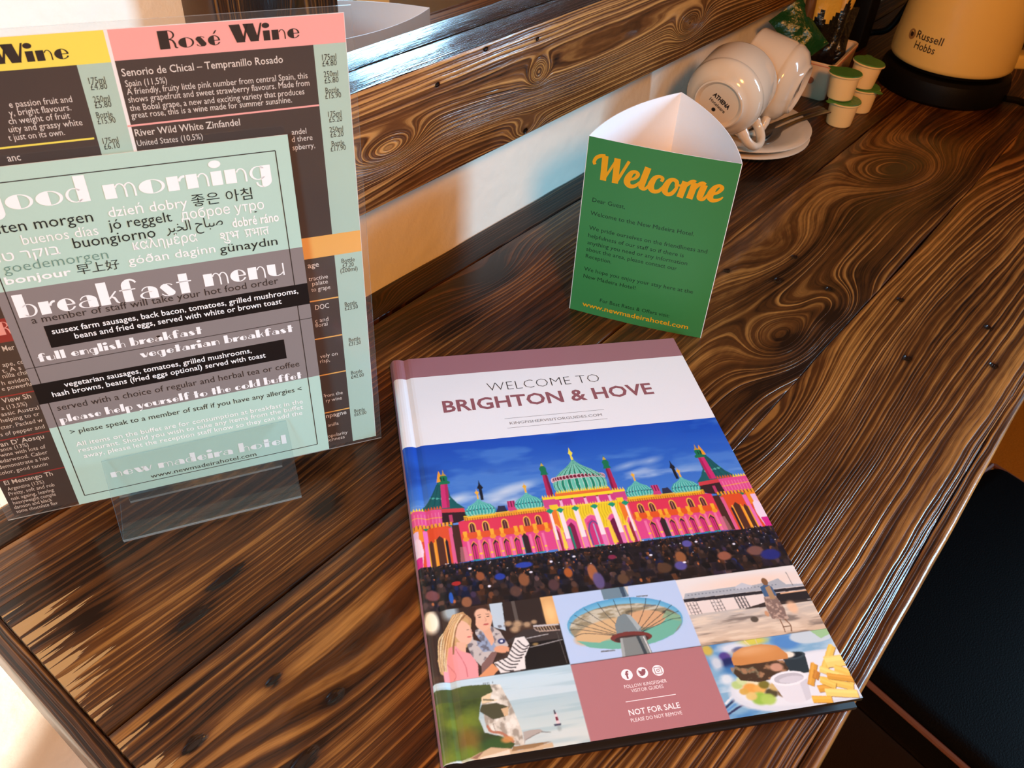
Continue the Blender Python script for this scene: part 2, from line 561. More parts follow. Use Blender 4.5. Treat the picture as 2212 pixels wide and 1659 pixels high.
class Sheet:
    """flat print built from coloured polygons; units millimetres, mapped to metres by fn(x, y, h)"""
    def __init__(s, fn=None, dz=0.035):
        s.v, s.f, s.m, s.mats = [], [], [], []
        s.fn = fn or (lambda x, y, h: (x, y, h))
        s.dz = dz

    def mi(s, mat):
        if mat not in s.mats:
            s.mats.append(mat)
        return s.mats.index(mat)

    def raw(s, vs, fs, mat, layer):
        k, i = len(s.v), s.mi(mat)
        for x, y in vs:
            q = s.fn(x, y, layer * s.dz)
            s.v.append((q[0] / 1000, q[1] / 1000, q[2] / 1000))
        for f in fs:
            # keep faces turned to the front
            a = 0.0
            for j in range(len(f)):
                p, q = vs[f[j]], vs[f[(j + 1) % len(f)]]
                a += p[0] * q[1] - q[0] * p[1]
            f = f if a >= 0 else f[::-1]
            s.f.append([c + k for c in f])
            s.m.append(i)

    def poly(s, pts, mat, layer=1):
        s.raw(list(pts), [list(range(len(pts)))], mat, layer)

    def rect(s, x0, y0, x1, y1, mat, layer=1, nx=1, ny=1):
        vs = [(x0 + (x1 - x0) * i / nx, y0 + (y1 - y0) * j / ny) for j in range(ny + 1) for i in range(nx + 1)]
        fs = [(j * (nx + 1) + i, j * (nx + 1) + i + 1, (j + 1) * (nx + 1) + i + 1, (j + 1) * (nx + 1) + i) for j in range(ny) for i in range(nx)]
        s.raw(vs, [list(f) for f in fs], mat, layer)

    def line(s, x0, y0, x1, y1, w, mat, layer=2):
        d = np.array([x1 - x0, y1 - y0], float)
        n = np.array([-d[1], d[0]]) / np.linalg.norm(d) * w / 2
        a, b = np.array([x0, y0]), np.array([x1, y1])
        s.poly([tuple(a - n), tuple(b - n), tuple(b + n), tuple(a + n)], mat, layer)

    def polys(s, ps, mat, layer=2):
        for p in ps:
            s.poly(p, mat, layer)

    def text(s, body, x0, y0, x1, size, mat, layer=3, bold=0.0, y1=None, shear=0.0, space=1.0):
        """text from (x0, y0) fitted to end at x1 (None: natural width); size = em height in mm"""
        vs, fs = text_geo(body, bold, shear, space)
        if len(vs) == 0:
            return
        a, b = vs[:, 0].min(), vs[:, 0].max()
        sx = size if x1 is None else (x1 - x0) / (b - a)
        dy = 0 if y1 is None or x1 is None else (y1 - y0) / (x1 - x0)
        out = [(x0 + (x - a) * sx, y0 + y * size + (x - a) * sx * dy) for x, y in vs]
        s.raw(out, [list(f) for f in fs], mat, layer)

    def deco(s, body, x0, y0, x1, xh, mat, layer=3, y1=None):
        ps, w = deco_polys(body)
        sx = (x1 - x0) / w
        dy = 0 if y1 is None else (y1 - y0) / (x1 - x0)
        for p in ps:
            s.poly([(x0 + x * sx, y0 + y * xh + x * sx * dy) for x, y in p], mat, layer)

    def backing(s, w, h, t, mat, nx=1, ny=1, mat_front=None):
        """thin card body behind the print"""
        s.rect(0, 0, w, h, mat_front or mat, 0, nx, ny)
        k, i = len(s.v), s.mi(mat)
        cs = [(w * a / nx, 0) for a in range(nx)] + [(w, h * a / ny) for a in range(ny)] + [(w - w * a / nx, h) for a in range(nx)] + [(0, h - h * a / ny) for a in range(ny)]
        for hh in (0, -t):
            for x, y in cs:
                q = s.fn(x, y, hh)
                s.v.append((q[0] / 1000, q[1] / 1000, q[2] / 1000))
        n = len(cs)
        for a in range(n):
            b = (a + 1) % n
            s.f.append([k + n + a, k + n + b, k + b, k + a]); s.m.append(i)
        vs = [(w * a / nx, h * b / ny) for b in range(ny + 1) for a in range(nx + 1)]
        k = len(s.v)
        for x, y in vs:
            q = s.fn(x, y, -t)
            s.v.append((q[0] / 1000, q[1] / 1000, q[2] / 1000))
        for j in range(ny):
            for a in range(nx):
                c = k + j * (nx + 1) + a
                s.f.append([c, c + nx + 1, c + nx + 2, c + 1]); s.m.append(i)

    def build(s, name, parent=None, loc=(0, 0, 0)):
        me = mesh_from(name, s.v, s.f, s.mats, s.m)
        return new_obj(name, me, parent, loc)


# ------------------------------------------------------------------ setting: wall, floor
def plaster(name, rgb):
    m = mat(name, rgb, rough=0.85, spec=0.25, noise=0.03, nscale=14, bump=0.0016, bscale=55)
    return m


M_wall = plaster('wall_paint', (236, 229, 214))
wb = MB()
wb.box(-1.6, 2.6, 0.316, 0.40, 0.0, 2.4, M_wall)
wall = wb.build('wall_back')
tag(wall, 'cream painted plaster wall behind the counter', 'wall', kind='structure')
wr = MB()
wr.box(1.18, 2.6, -0.72, -0.62, 0.0, 2.4, M_wall)  # unseen piece added to block the right window from the kettle end
tag(wr.build('wall_light_blocker'), 'unseen cream wall piece added to shade the far end of the counter', 'wall', kind='structure')
M_floor = mat('carpet', (196, 150, 84), rough=0.95, spec=0.1, noise=0.25, nscale=300, bump=0.002, bscale=500)
fb = MB()
fb.box(-1.6, 2.6, -2.4, 0.316, -0.05, 0.0, M_floor)
tag(fb.build('floor'), 'ochre brown carpeted floor under the counter', 'floor', kind='structure')

# ------------------------------------------------------------------ counter
def plank(mb, x0, x1, y0, y1, z, th, mat, seed, wav=0.0006, ch=0.0012, nx=150, round_front=0.0):
    """board with softly wandering edges and rounded arrises"""
    rnd = np.random.RandomState(seed)
    def wander():
        k = rnd.randn(14) * wav
        return np.interp(np.linspace(0, 13, nx + 1), range(14), k) + np.interp(np.linspace(0, 59, nx + 1), range(60), rnd.randn(60) * wav * 0.35)
    ea, eb = wander(), wander()
    xs = np.linspace(x0, x1, nx + 1)
    vs, fs = [], []
    rf = max(round_front, ch)
    for i, x in enumerate(xs):
        a, b = y0 + ea[i], y1 + eb[i]
        prof = [(a, z - th), (a, z - rf)]
        for q in (30, 60):
            prof.append((a + rf - rf * math.cos(math.radians(q)), z - rf + rf * math.sin(math.radians(q))))
        prof += [(a + rf, z)]
        prof += [(a + rf + (b - a - rf - ch) * t, z) for t in (.25, .5, .75)]
        prof += [(b - ch, z), (b - ch * .3, z - ch * .3), (b, z - ch), (b, z - th)]
        vs += [(x, p[0], p[1]) for p in prof]
    n = len(prof)
    for i in range(nx):
        for j in range(n):
            c, d = i * n + j, i * n + (j + 1) % n
            fs.append((c, d, d + n, c + n))
    fs.append(list(range(n))[::-1])
    fs.append([nx * n + j for j in range(n)])
    mb.add(vs, fs, mat)


XL, XR = -0.0915, 1.75
W_front = wood('scorched_pine_front', 'xy', 150, 1.3, [(0.10, -0.06, 0.012, 0.30, 0.030), (0.56, -0.045, -0.010, 0.16, 0.03), (0.34, -0.012, 0.020, 0.09, 0.02), (0.95, -0.03, 0.03, 0.12, 0.03)],
               [(0.5556, -0.0183, .0035, 1.2), (0.5673, -0.0886, .0035, 1.2), (0.4786, -0.0524, .0038, 1.2), (0.5172, -0.1069, .0038, 1.2)], burn=-0.06, warp=0.007, slope=0.015)
W_mid = wood('scorched_pine_middle', 'xy', 92, 5.2,
             [(0.800, 0.073, 0.105, 0.062, 0.036, 0.15), (0.436, 0.033, 0.075, 0.045, 0.026), (0.505, 0.024, 0.05, 0.04, 0.022), (0.56, 0.085, 0.03, 0.09, 0.03),
              (0.03, 0.06, 0.03, 0.12, 0.03), (1.1, 0.06, 0.03, 0.15, 0.03)],
             [(0.4913, 0.1147, .0035, 1.2), (0.555, 0.0805, .0035, 1.2), (0.5095, 0.0743, .0038, 1.2), (0.5274, 0.0348, .0035, 1.2), (0.436, 0.031, .011, 1.7), (0.491, 0.019, .010, 1.6),
              (0.800, 0.073, .010, 2.6), (-0.0206, 0.1005, .0040, 1.6), (-0.0057, 0.0695, .0040, 1.6), (-0.0666, 0.1027, .0045, 1.8), (-0.0371, 0.056, .0055, 1.8)],
             burn=0.02, warp=0.010, fine=0.55, blotch=1.2, chip=(-0.0915, -0.035, 0.098, 0.137))
W_back = wood('scorched_pine_back', 'xy', 170, 9.4, [(0.02, 0.185, 0.012, 0.14, 0.03), (0.345, 0.2585, 0.02, 0.05, 0.02), (0.62, 0.22, 0.03, 0.1, 0.03)],
              [(0.004, 0.1717, .0045, 3.4), (-0.0603, 0.2052, .006, 2.4), (-0.0253, 0.1631, .0042, 3.2), (0.345, 0.2585, .012, 1.6), (0.0753, 0.1701, .008, 1.6), (0.27, 0.235, .014, 2.6)], burn=0.06, warp=0.009, fine=0.4, ringamp=0.6, blotch=1.45,
              chip=(-0.0915, -0.01, 0.139, 0.246))
W_strip = wood('scorched_pine_strip', 'xy', 120, 14.4, [(0.23, 0.30, 0.02, 0.03, 0.012)], burn=0.22, warp=0.008)
W_trim = wood('scorched_pine_trim', 'yx', 160, 3.4, burn=0.12, warp=0.004)
counter = thing('wooden_counter', (XL, -0.1365, 0), 'long scorched and varnished plank counter fixed along the wall', 'counter')
CL = (-XL, 0.1365, 0)
tm = MB()
plank(tm, XL, XR, -0.1375, -0.1288, 0.0, 0.036, W_front, 1, wav=0.0005, round_front=0.0032)
plank(tm, XL, XR, -0.1282, 0.0016, 0.0003, 0.036, W_front, 2)
plank(tm, XL, XR, 0.0024, 0.1376, 0.0, 0.036, W_mid, 3)
plank(tm, XL, XR, 0.1386, 0.2838, 0.0002, 0.036, W_back, 4, wav=0.0008)
plank(tm, XL, XR, 0.2856, 0.3155, -0.0002, 0.036, W_strip, 5, wav=0.0010)
top = tm.build('tabletop', counter, CL, sm=50)
em = MB()
em.box(-0.1035, XL - 0.0003, -0.1375, 0.3155, -0.037, -0.0006, W_trim, bev=0.0022)
em.build('edge_trim', counter, CL)
bm_ = MB()
bm_.box(XL + 0.10, XR, 0.286, 0.3155, -0.075, -0.036, W_strip, bev=0.002)
bm_.build('wall_batten', counter, CL)

# ------------------------------------------------------------------ mirror with scorched frame
MZ0, MZ1, MX0, MX1, MY = 0.0975, 0.187, 0.132, 1.45, 0.284
BK = [(0.4218, 0.1478, 0.030, 0.010, 0.009), (0.252, 0.1375, 0.040, 0.030, 0.011), (0.50, 0.140, 0.022, 0.20, 0.016), (0.669, 0.1288, 0.05, 0.025, 0.012), (0.33, 0.125, -0.016, 0.12, 0.02), (0.409, 0.100, 0.012, 0.02, 0.012), (0.9, 0.14, 0.03, 0.1, 0.02)]
W_beam = wood('scorched_pine_rail', 'xz', 215, 2.2, BK, [(0.302, 0.1708, .0020, 1.4), (0.354, 0.183, .0020, 1.4), (0.417, 0.1752, .0018, 1.4), (0.4086, 0.1016, .0030, 1.2)], burn=-0.12, warp=0.005, fine=1.0, ringamp=1.2, bump=0.0008, light=(0.56, 0.28, 0.080), midc=(0.150, 0.055, 0.014))
W_stile = wood('scorched_pine_stile', 'zx', 130, 6.2, [(0.255, 0.165, 0.05, 0.03, 0.014)], [(0.26, 0.165, .012, 1.4)], burn=0.12, warp=0.008)
W_top = wood('scorched_pine_rail_top', 'xy', 260, 8.0, burn=0.25, warp=0.004, rough=0.25, coat=0.9, bump=0.0008, coatbump=1.0, spec=0.45)
mirror = thing('wall_mirror', (MX0, MY, MZ0), 'long mirror in a wide scorched plank frame hung on the wall', 'mirror')
ML = (-MX0, -MY, -MZ0)


def rail(mb, x0, x1, z0, z1, m_face, m_top):
    k0 = len(mb.m)
    mb.box(x0, x1, MY, 0.3155, z0, z1, m_face, bev=0.0018)
    i = mb.mi(m_top)
    for f in range(k0, len(mb.m)):
        vs = [mb.v[a] for a in mb.f[f]]
        if all(abs(v.z - z1) < 0.001 for v in vs):
            mb.m[f] = i


rb = MB(); rail(rb, MX0, MX1, MZ0, MZ1, W_beam, W_top); rb.build('bottom_rail', mirror, ML)
rb = MB(); rail(rb, MX0, MX1, 0.78, 0.87, W_beam, W_top); rb.build('top_rail', mirror, ML)
rb = MB(); rb.box(MX0, 0.217, MY, 0.3155, MZ1 + 0.0003, 0.7797, W_stile, bev=0.0018); rb.build('side_rail', mirror, ML)
rb = MB(); rb.box(MX1 - 0.10, MX1, MY, 0.3155, MZ1 + 0.0003, 0.7797, W_stile, bev=0.0018); rb.build('side_rail', mirror, ML)
M_mirror = mat('silvered_glass', (238, 240, 240), rough=0.015, metal=1.0)
rb = MB(); rb.box(0.2173, MX1 - 0.1003, 0.3125, 0.3152, MZ1 + 0.0005, 0.7795, M_mirror); rb.build('mirror_glass', mirror, ML)

# ------------------------------------------------------------------ stool pushed under the counter
M_vinyl = mat('black_vinyl', (3, 2, 2), rough=0.6, spec=0.05, noise=0.2, nscale=60, bump=0.0004, bscale=600)
M_pipe = mat('brown_piping', (92, 46, 18), rough=0.5)
M_sidev = mat('dark_brown_vinyl', (24, 13, 8), rough=0.5, spec=0.1, bump=0.0004, bscale=500)
M_chrome = mat('chrome', (200, 196, 190), rough=0.2, metal=1.0)
st = thing('stool', (0.585, -0.30, -TZ), 'black upholstered square stool with brown piping tucked beneath the counter edge', 'stool', rotz=math.radians(-13))
S0 = 0.186
b = MB(); b.box(-S0, S0, -0.2, 0.2, 0.385, 0.45, M_vinyl, bev=0.018, seg=4); b.build('seat', st)
b = MB()
ring_pts = [(-S0, -0.19, .392), (-S0, 0.19, .392)]
for (x, y, x2, y2) in ((-S0 - .001, -.2, -S0 - .001, .2), (S0 + .001, -.2, S0 + .001, .2), (-S0, -.201, S0, -.201), (-S0, .201, S0, .201)):
    b.tube([(x, y, .437), (x2, y2, .437)], 0.0032, M_pipe, 8)
b.build('piping', st)
b = MB(); b.box(-S0 + .006, S0 - .006, -0.194, 0.194, 0.17, 0.386, M_sidev, bev=0.006); b.build('seat_base', st)
for sx in (-1, 1):
    for sy in (-1, 1):
        b = MB(); b.lathe([(0.0, 0.0), (.013, 0.0), (.013, .172), (0, .172)], M_chrome, 16, Matrix.Translation((sx * .15, sy * .16, 0))); b.build('leg', st)

# ------------------------------------------------------------------ paper goods
def ink(name, rgb, rough=0.42, spec=0.35, coat=0.0):
    return mat('ink_' + name, rgb, rough=rough, spec=spec, coat=coat, noise=0.015, nscale=900)


K_white = ink('white', (240, 238, 240))
K_mint = ink('mint', (176, 204, 192))
K_grey = ink('warm_grey', (132, 122, 121))
K_black = ink('black', (20, 16, 17))
K_text = ink('text_black', (34, 40, 40))
K_brownt = ink('text_brown', (52, 44, 42))
K_sage = ink('sage', (104, 140, 130))
K_dark = ink('menu_brown', (66, 54, 50))
K_cream = ink('menu_text', (226, 218, 212))
K_pink = ink('pink', (240, 170, 166))
K_yellow = ink('yellow', (242, 226, 92))
K_orange = ink('orange', (236, 176, 92))
K_red = ink('red', (150, 44, 42))
K_espresso = ink('espresso', (42, 28, 22))
K_green = ink('green', (56, 128, 72))
K_gold = ink('gold', (222, 160, 12))
K_dgreen = ink('text_dark_green', (20, 46, 28))
K_card = ink('card_white', (240, 238, 240))
K_edge = ink('card_edge', (222, 216, 206))

# --- green three-sided welcome card
TA, TB, TCc = np.array([0.3498, 0.1833]), np.array([0.3895, 0.0825]), np.array([0.4670, 0.1770])
tent = thing('welcome_card', (TA[0], TA[1], 0), 'green and white folded three-sided Welcome card standing open at the top', 'card')


def panel_fn(P, Q, bow, w=108.0, topbow=0.0):
    e = Q - P
    n = np.array([e[1], -e[0]]) / np.linalg.norm(e)
    def fn(x, y, h):
        t = x / w
        o = P + e * t + n * (bow * 4 * t * (1 - t) + h / 1000.0) - TA
        return (o[0] * 1000, o[1] * 1000, y)
    return fn


sh = Sheet(panel_fn(TA, TB, 0.0022), 0.03)
sh.backing(108, 150, 0.5, K_card, 24, 4, K_green)
WEL = dict(Wsw=[(7.1, 129.8, 2.4), (6.2, 131.7, 2.4), (7.5, 135.0, 2.6), (10.3, 137.0, 2.7), (14.0, 138.0, 2.2)], W1=[(13.9, 137.9, 4.6), (14.4, 118.8, 4.6)],
           W2=[(14.9, 119.7, 1.8), (22.7, 137.6, 1.8)], W3=[(22.9, 137.9, 4.6), (23.3, 118.6, 4.6)], W4=[(24.0, 119.2, 2.1), (31.4, 137.5, 2.2)],
           e=[(33.4, 123.6, 1.6), (37.3, 125.8, 2.4), (38.9, 128.9, 3.0), (37.2, 130.6, 2.4), (34.3, 129.3, 3.3), (32.4, 125.2, 4.6), (32.0, 121.5, 4.8), (34.2, 119.0, 3.5), (37.5, 119.5, 2.7), (40.0, 121.9, 2.2), (41.9, 124.6, 1.6)],
           l=[(45.4, 135.7, 4.6), (42.8, 122.2, 4.6), (43.1, 119.6, 3.8), (45.4, 119.1, 2.4), (47.3, 121.6, 1.9), (48.4, 124.5, 1.6)],
           c=[(56.1, 127.1, 2.2), (56.7, 129.6, 2.4), (54.2, 130.6, 2.4), (51.2, 128.7, 3.5), (49.3, 123.6, 4.6), (49.7, 120.5, 4.6), (51.8, 118.6, 3.3), (55.0, 119.3, 2.7), (57.3, 122.2, 2.2), (58.7, 125.1, 1.6)],
           o=[(67.0, 125.3, 2.2), (66.8, 128.9, 3.0), (64.0, 130.2, 2.7), (61.3, 128.2, 3.8), (59.5, 123.2, 4.6), (59.7, 120.3, 4.3), (61.7, 118.4, 3.0), (64.7, 119.5, 3.0), (67.1, 123.7, 2.4), (67.6, 126.7, 2.2), (69.8, 126.7, 1.4), (71.2, 128.8, 1.4)],
           m1=[(72.8, 130.4, 4.6), (70.7, 117.6, 4.6)], ma=[(72.1, 124.8, 1.6), (75.3, 129.6, 2.7), (77.8, 131.2, 3.3), (79.4, 130.5, 4.3)], m2=[(79.5, 130.8, 4.6), (77.5, 117.9, 4.6)],
           mb=[(78.9, 124.2, 1.6), (82.0, 129.5, 2.7), (84.4, 131.1, 3.3), (86.1, 129.9, 4.3)], m3=[(86.1, 130.4, 4.6), (84.5, 121.7, 4.6), (85.1, 119.4, 3.5), (87.2, 119.4, 2.4), (88.9, 122.1, 1.9), (90.1, 125.0, 1.6)],
           e2=[(92.8, 124.0, 1.6), (96.4, 126.6, 2.4), (98.2, 129.9, 3.0), (96.5, 131.5, 2.4), (93.6, 129.9, 3.3), (91.8, 125.9, 4.6), (91.3, 122.1, 4.8), (93.4, 119.7, 3.3), (96.5, 120.3, 2.4), (99.0, 121.9, 1.6), (100.2, 123.5, 0.8)])
for k, pts in WEL.items():
    sh.polys(ribbon(pts, 8), K_gold, 3)
for t, x0, x1, y in (('Dear Guest,', 8.4, 33.3, 100.1), ('Welcome to the New Madeira Hotel.', 8.1, 86.1, 89.1), ('We pride ourselves on the friendliness and', 8.4, 98.0, 76.6), ('helpfulness of our staff so if there is', 8.4, 82.0, 69.9),
                     ('anything you need or any information', 8.5, 85.7, 63.7), ('about the area, please contact our', 8.3, 79.0, 57.7), ('Reception.', 8.5, 29.1, 51.5), ('We hope you enjoy your stay here at the', 8.4, 94.3, 39.8),
                     ('New Madeira Hotel!', 8.6, 50.7, 33.0), ('For Best Rates & Offers visit:', 24.4, 80.6, 13.9)):
    sh.text(t, x0, y, x1, 5.0, K_dgreen, 3)
sh.text('www.newmadeirahotel.com', 10.5, 6.2, 96.6, 6.4, K_gold, 3, bold=0.012)
sh.build('front_panel', tent)
sh = Sheet(panel_fn(TB, TCc, 0.0095, 122.0), 0.03)
sh.backing(122, 150, 0.5, K_card, 24, 4)
sh.build('side_panel', tent)
sh = Sheet(panel_fn(TCc, TA, 0.0095, 117.0), 0.03)
sh.backing(117, 150, 0.5, K_card, 24, 4)
sh.rect(52, 131, 57, 136.5, ink('logo_red', (190, 40, 44)), 2)
sh.poly([(60, 130), (67, 130), (69, 134.5), (64, 135.5)], ink('logo_olive', (130, 150, 40)), 2)
sh.rect(71, 130, 76, 133, ink('logo_amber', (214, 160, 50)), 2)
sh.build('back_panel', tent)


# --- breakfast menu card in its clear stand
def lean_fn(a):
    sa, ca = math.sin(a), math.cos(a)
    return lambda x, y, h: (x, y * sa - h * ca, y * ca + h * sa)


bcard = thing('breakfast_menu_card', (-0.0260, 0.2674, 0.0145), 'mint and grey breakfast menu card held upright in a clear stand', 'menu', rotz=-0.5184)
sh = Sheet(lean_fn(0.0394), 0.03)
sh.backing(148, 210, 0.5, K_edge, 1, 1, K_mint)
sh.rect(0, 60, 148, 147.4, K_grey, 1)
for a in ((4.4, 6.2, 141.1, 6.2), (141.1, 6.2, 141.1, 202.6), (141.1, 202.6, 4.4, 202.6), (4.4, 202.6, 4.4, 6.2)):
    sh.line(*a, 0.5, K_brownt, 2)
sh.line(0, 101.0, 148, 101.6, 0.4, K_brownt, 2)
sh.rect(15.2, 111.2, 148, 124.8, K_black, 3)
sh.rect(0, 77.0, 130.8, 90.4, K_black, 3)
sh.deco('good', 6.6, 189.0, 54.2, 7.3, K_white, 4, 188.6)
sh.deco('morning', 59.9, 188.3, 138.2, 7.3, K_white, 4, 188.5)
sh.text('guten morgen', 4.6, 178.0, 52.0, 8.3, K_text, 4)
sh.text('dzie\u0144 dobry', 59.2, 179.0, 95.5, 7.6, K_white, 4)
sh.text('\uc88b\uc740 \uc544\uce68', 97.6, 179.2, 126.7, 7.2, K_text, 4)
sh.text('j\u00f3 reggelt', 57.8, 172.5, 86.8, 7.8, K_text, 4)
sh.text('\u0434\u043e\u0431\u0440\u043e\u0435 \u0443\u0442\u0440\u043e', 91.2, 172.5, 131.6, 7.4, K_white, 4)
sh.text('\ufeae\ufef4\ufea8\ufedf\ufe8d \ufea1\ufe8e\ufe92\ufebb', 82.9, 166.6, 110.2, 7.6, K_text, 4)
sh.text('dobr\u00e9 r\u00e1no', 114.7, 164.5, 138.0, 7.4, K_white, 4, bold=0.012)
sh.text('buenos d\u00edas', 19.3, 170.8, 52.6, 7.6, K_white, 4, bold=-0.006)
sh.text('buongiorno', 40.2, 165.2, 77.7, 8.2, K_text, 4)
sh.text('\u03ba\u03b1\u03bb\u03b7\u03bc\u03ad\u03c1\u03b1', 66.1, 159.8, 96.5, 7.8, K_white, 4)
sh.text('\u0936\u0941\u092d', 107.6, 157.9, 117.2, 7.2, K_white, 4)
sh.text('\u092a\u092d\u093e\u0924', 120.0, 157.9, 132.2, 7.2, K_white, 4)
sh.line(120.4, 158.0, 122.0, 159.4, 0.5, K_white, 4)
sh.text('\u05d1\u05d5\u05d8 \u05e8\u05e7\u05d5\u05d1', 1.5, 163.6, 33.6, 7.2, K_white, 4)
sh.text('goedemorgen', 7.2, 157.3, 53.8, 7.8, K_sage, 4, bold=-0.008)
sh.text('g\u00f3\u00f0an daginn', 62.0, 152.0, 104.0, 6.8, K_white, 4)
sh.text('g\u00fcnayd\u0131n', 106.1, 151.0, 135.5, 7.0, K_text, 4)
sh.text('bonjour', 6.0, 151.2, 35.4, 5.8, K_white, 4, bold=0.016)
sh.text('\u65e9\u4e0a\u597d', 38.0, 151.2, 57.6, 6.2, K_text, 4)
sh.deco('breakfast', 6.2, 131.6, 89.5, 7.4, K_white, 4, 130.6)
sh.deco('menu', 95.3, 132.6, 137.4, 7.4, K_white, 4, 132.2)
sh.text('a member of staff will take your hot food order', 10.8, 127.2, 132.8, 5.9, K_brownt, 4, y1=127.4)
sh.text('sussex farm sausages, back bacon, tomatoes, grilled mushrooms,', 17.9, 119.3, 142.5, 4.9, K_white, 5, bold=0.008)
sh.text('beans and fried eggs, served with white or brown toast', 27.4, 114.4, 132.8, 4.9, K_white, 5, bold=0.008)
sh.deco('full english breakfast', 7.3, 103.9, 88.9, 2.9, K_white, 4)
sh.deco('vegetarian breakfast', 55.0, 95.2, 136.9, 2.9, K_white, 4, 94.6)
sh.text('vegetarian sausages, tomatoes, grilled mushrooms,', 14.7, 85.4, 112.2, 4.9, K_white, 5, bold=0.008)
sh.text('hash browns, beans (fried eggs optional) served with toast', 7.6, 80.4, 119.4, 4.9, K_white, 5, bold=0.008)
sh.text('served with a choice of regular and herbal tea or coffee', 7.4, 70.8, 137.3, 5.9, K_brownt, 4, y1=69.6)
sh.deco('please help yourself to the cold buffet', 6.5, 62.2, 137.8, 2.9, K_white, 4, 60.6)
sh.text('> please speak to a member of staff if you have any allergies <', 9.2, 53.0, 136.5, 5.0, K_text, 4, y1=51.2)
sh.text('All items on the buffet are for consumption at breakfast in the', 9.7, 43.8, 136.0, 4.6, K_white, 4, y1=41.6)
sh.text('restaurant. Should you wish to take any items from the buffet', 9.9, 39.2, 135.6, 4.6, K_white, 4, y1=37.2)
sh.text('away, please let the reception staff know so they can add the', 11.4, 34.4, 134.7, 4.6, K_white, 4, y1=32.8)
sh.deco('new madeira hotel', 21.4, 15.4, 123.2, 4.0, K_white, 4, 12.6)
sh.text('www.newmadeirahotel.com', 41.8, 8.3, 103.5, 4.6, K_text, 4, y1=7.8)
sh.poly(ell(127.0, 171.5, .7, .35, 0, 360, 10)[:-1], K_espresso, 6)
sh.poly(ell(66.5, 107.0, 1.1, .6, 0, 360, 10)[:-1], K_espresso, 6)
sh.build('printed_card', bcard)

M_film = sheet_glass('clear_acrylic', (0.97, 0.985, 0.985), 0.04, 1.49, 0.012, (0.75, 0.82, 0.84))
M_filme = sheet_glass('clear_acrylic_edge', (0.78, 0.86, 0.86), 0.15, 1.49, 0.22, (0.80, 0.86, 0.88))


def slab(mb, p, q, t, x0, x1):
    """flat sheet between profile points p and q (y, z), thickness t, from x0 to x1"""
    p, q = np.array(p, float), np.array(q, float)
    e = (q - p) / np.linalg.norm(q - p)
    n = np.array([-e[1], e[0]]) * t
    c = [p, q, q + n, p + n]
    vs = [(x, a[0], a[1]) for x in (x0, x1) for a in c]
    mb.add(vs, [(0, 1, 5, 4), (2, 3, 7, 6)], M_film)
    mb.add(vs, [(1, 2, 6, 5), (3, 0, 4, 7), (0, 3, 2, 1), (4, 5, 6, 7)], M_filme)


stand = thing('acrylic_stand', (-0.0205, 0.2361, 0), 'small clear acrylic sign stand holding the breakfast menu card', 'sign stand', rotz=-0.500)
b = MB()
slab(b, (0.0, 0.0022), (0.0222, 0.0470), 0.0018, 0, 0.1044)
b.build('front_plate', stand, sm=1)
b = MB()
slab(b, (0.0, 0.0002), (0.0365, 0.0002), 0.0018, 0, 0.1044)
b.build('base_plate', stand, sm=1)
b = MB()
slab(b, (0.0300, 0.0022), (0.0334, 0.0900), 0.0018, 0.006, 0.098)
b.build('back_plate', stand, sm=1)

# --- laminated wine menu
wine = thing('wine_menu', (-0.0525, 0.2991, 0.0030), 'tall laminated wine menu with pink and yellow headings standing behind the breakfast card', 'menu', rotz=-0.5205)
wf = lambda x, y, h: (x * 220.2 / 213.6, -h, y * 275.1 / 277.4)
sh = Sheet(wf, 0.03)
sh.backing(213.6, 277.4, 0.25, K_white)
sh.rect(0, 0, 98.6, 263.2, K_dark, 1)
sh.rect(98.6, 0, 112.2, 263.2, K_mint, 1)
sh.rect(0, 263.2, 112.2, 277.2, K_yellow, 1)
sh.rect(113.7, 0, 198.4, 263.6, K_dark, 1)
sh.rect(198.4, 0, 213.4, 263.6, K_mint, 1)
sh.rect(113.7, 263.6, 213.4, 277.2, K_pink, 1)
sh.rect(113.7, 146.6, 213.4, 160.2, K_orange, 2)
sh.rect(0, 125.0, 112.2, 139.6, K_red, 2)
sh.line(112.3, 233.3, 198.3, 234.0, 0.9, K_pink, 3)
sh.line(0, 229.0, 97.4, 229.2, 0.9, K_yellow, 3)
for y in (118.0, 90.3, 61.8, 30.2):
    sh.line(113.7, y, 198.3, y, 0.9, K_orange, 3)
for y in (90.2, 60.1, 30.4):
    sh.line(0, y, 98.4, y, 0.9, K_red, 3)
sh.deco('Ros\u00e9', 132.9, 267.0, 158.6, 4.5, K_espresso, 4)
sh.deco('Wine', 162.6, 267.4, 193.2, 4.5, K_espresso, 4)
sh.deco('Wine', 66.2, 266.2, 97.3, 4.5, K_espresso, 4)
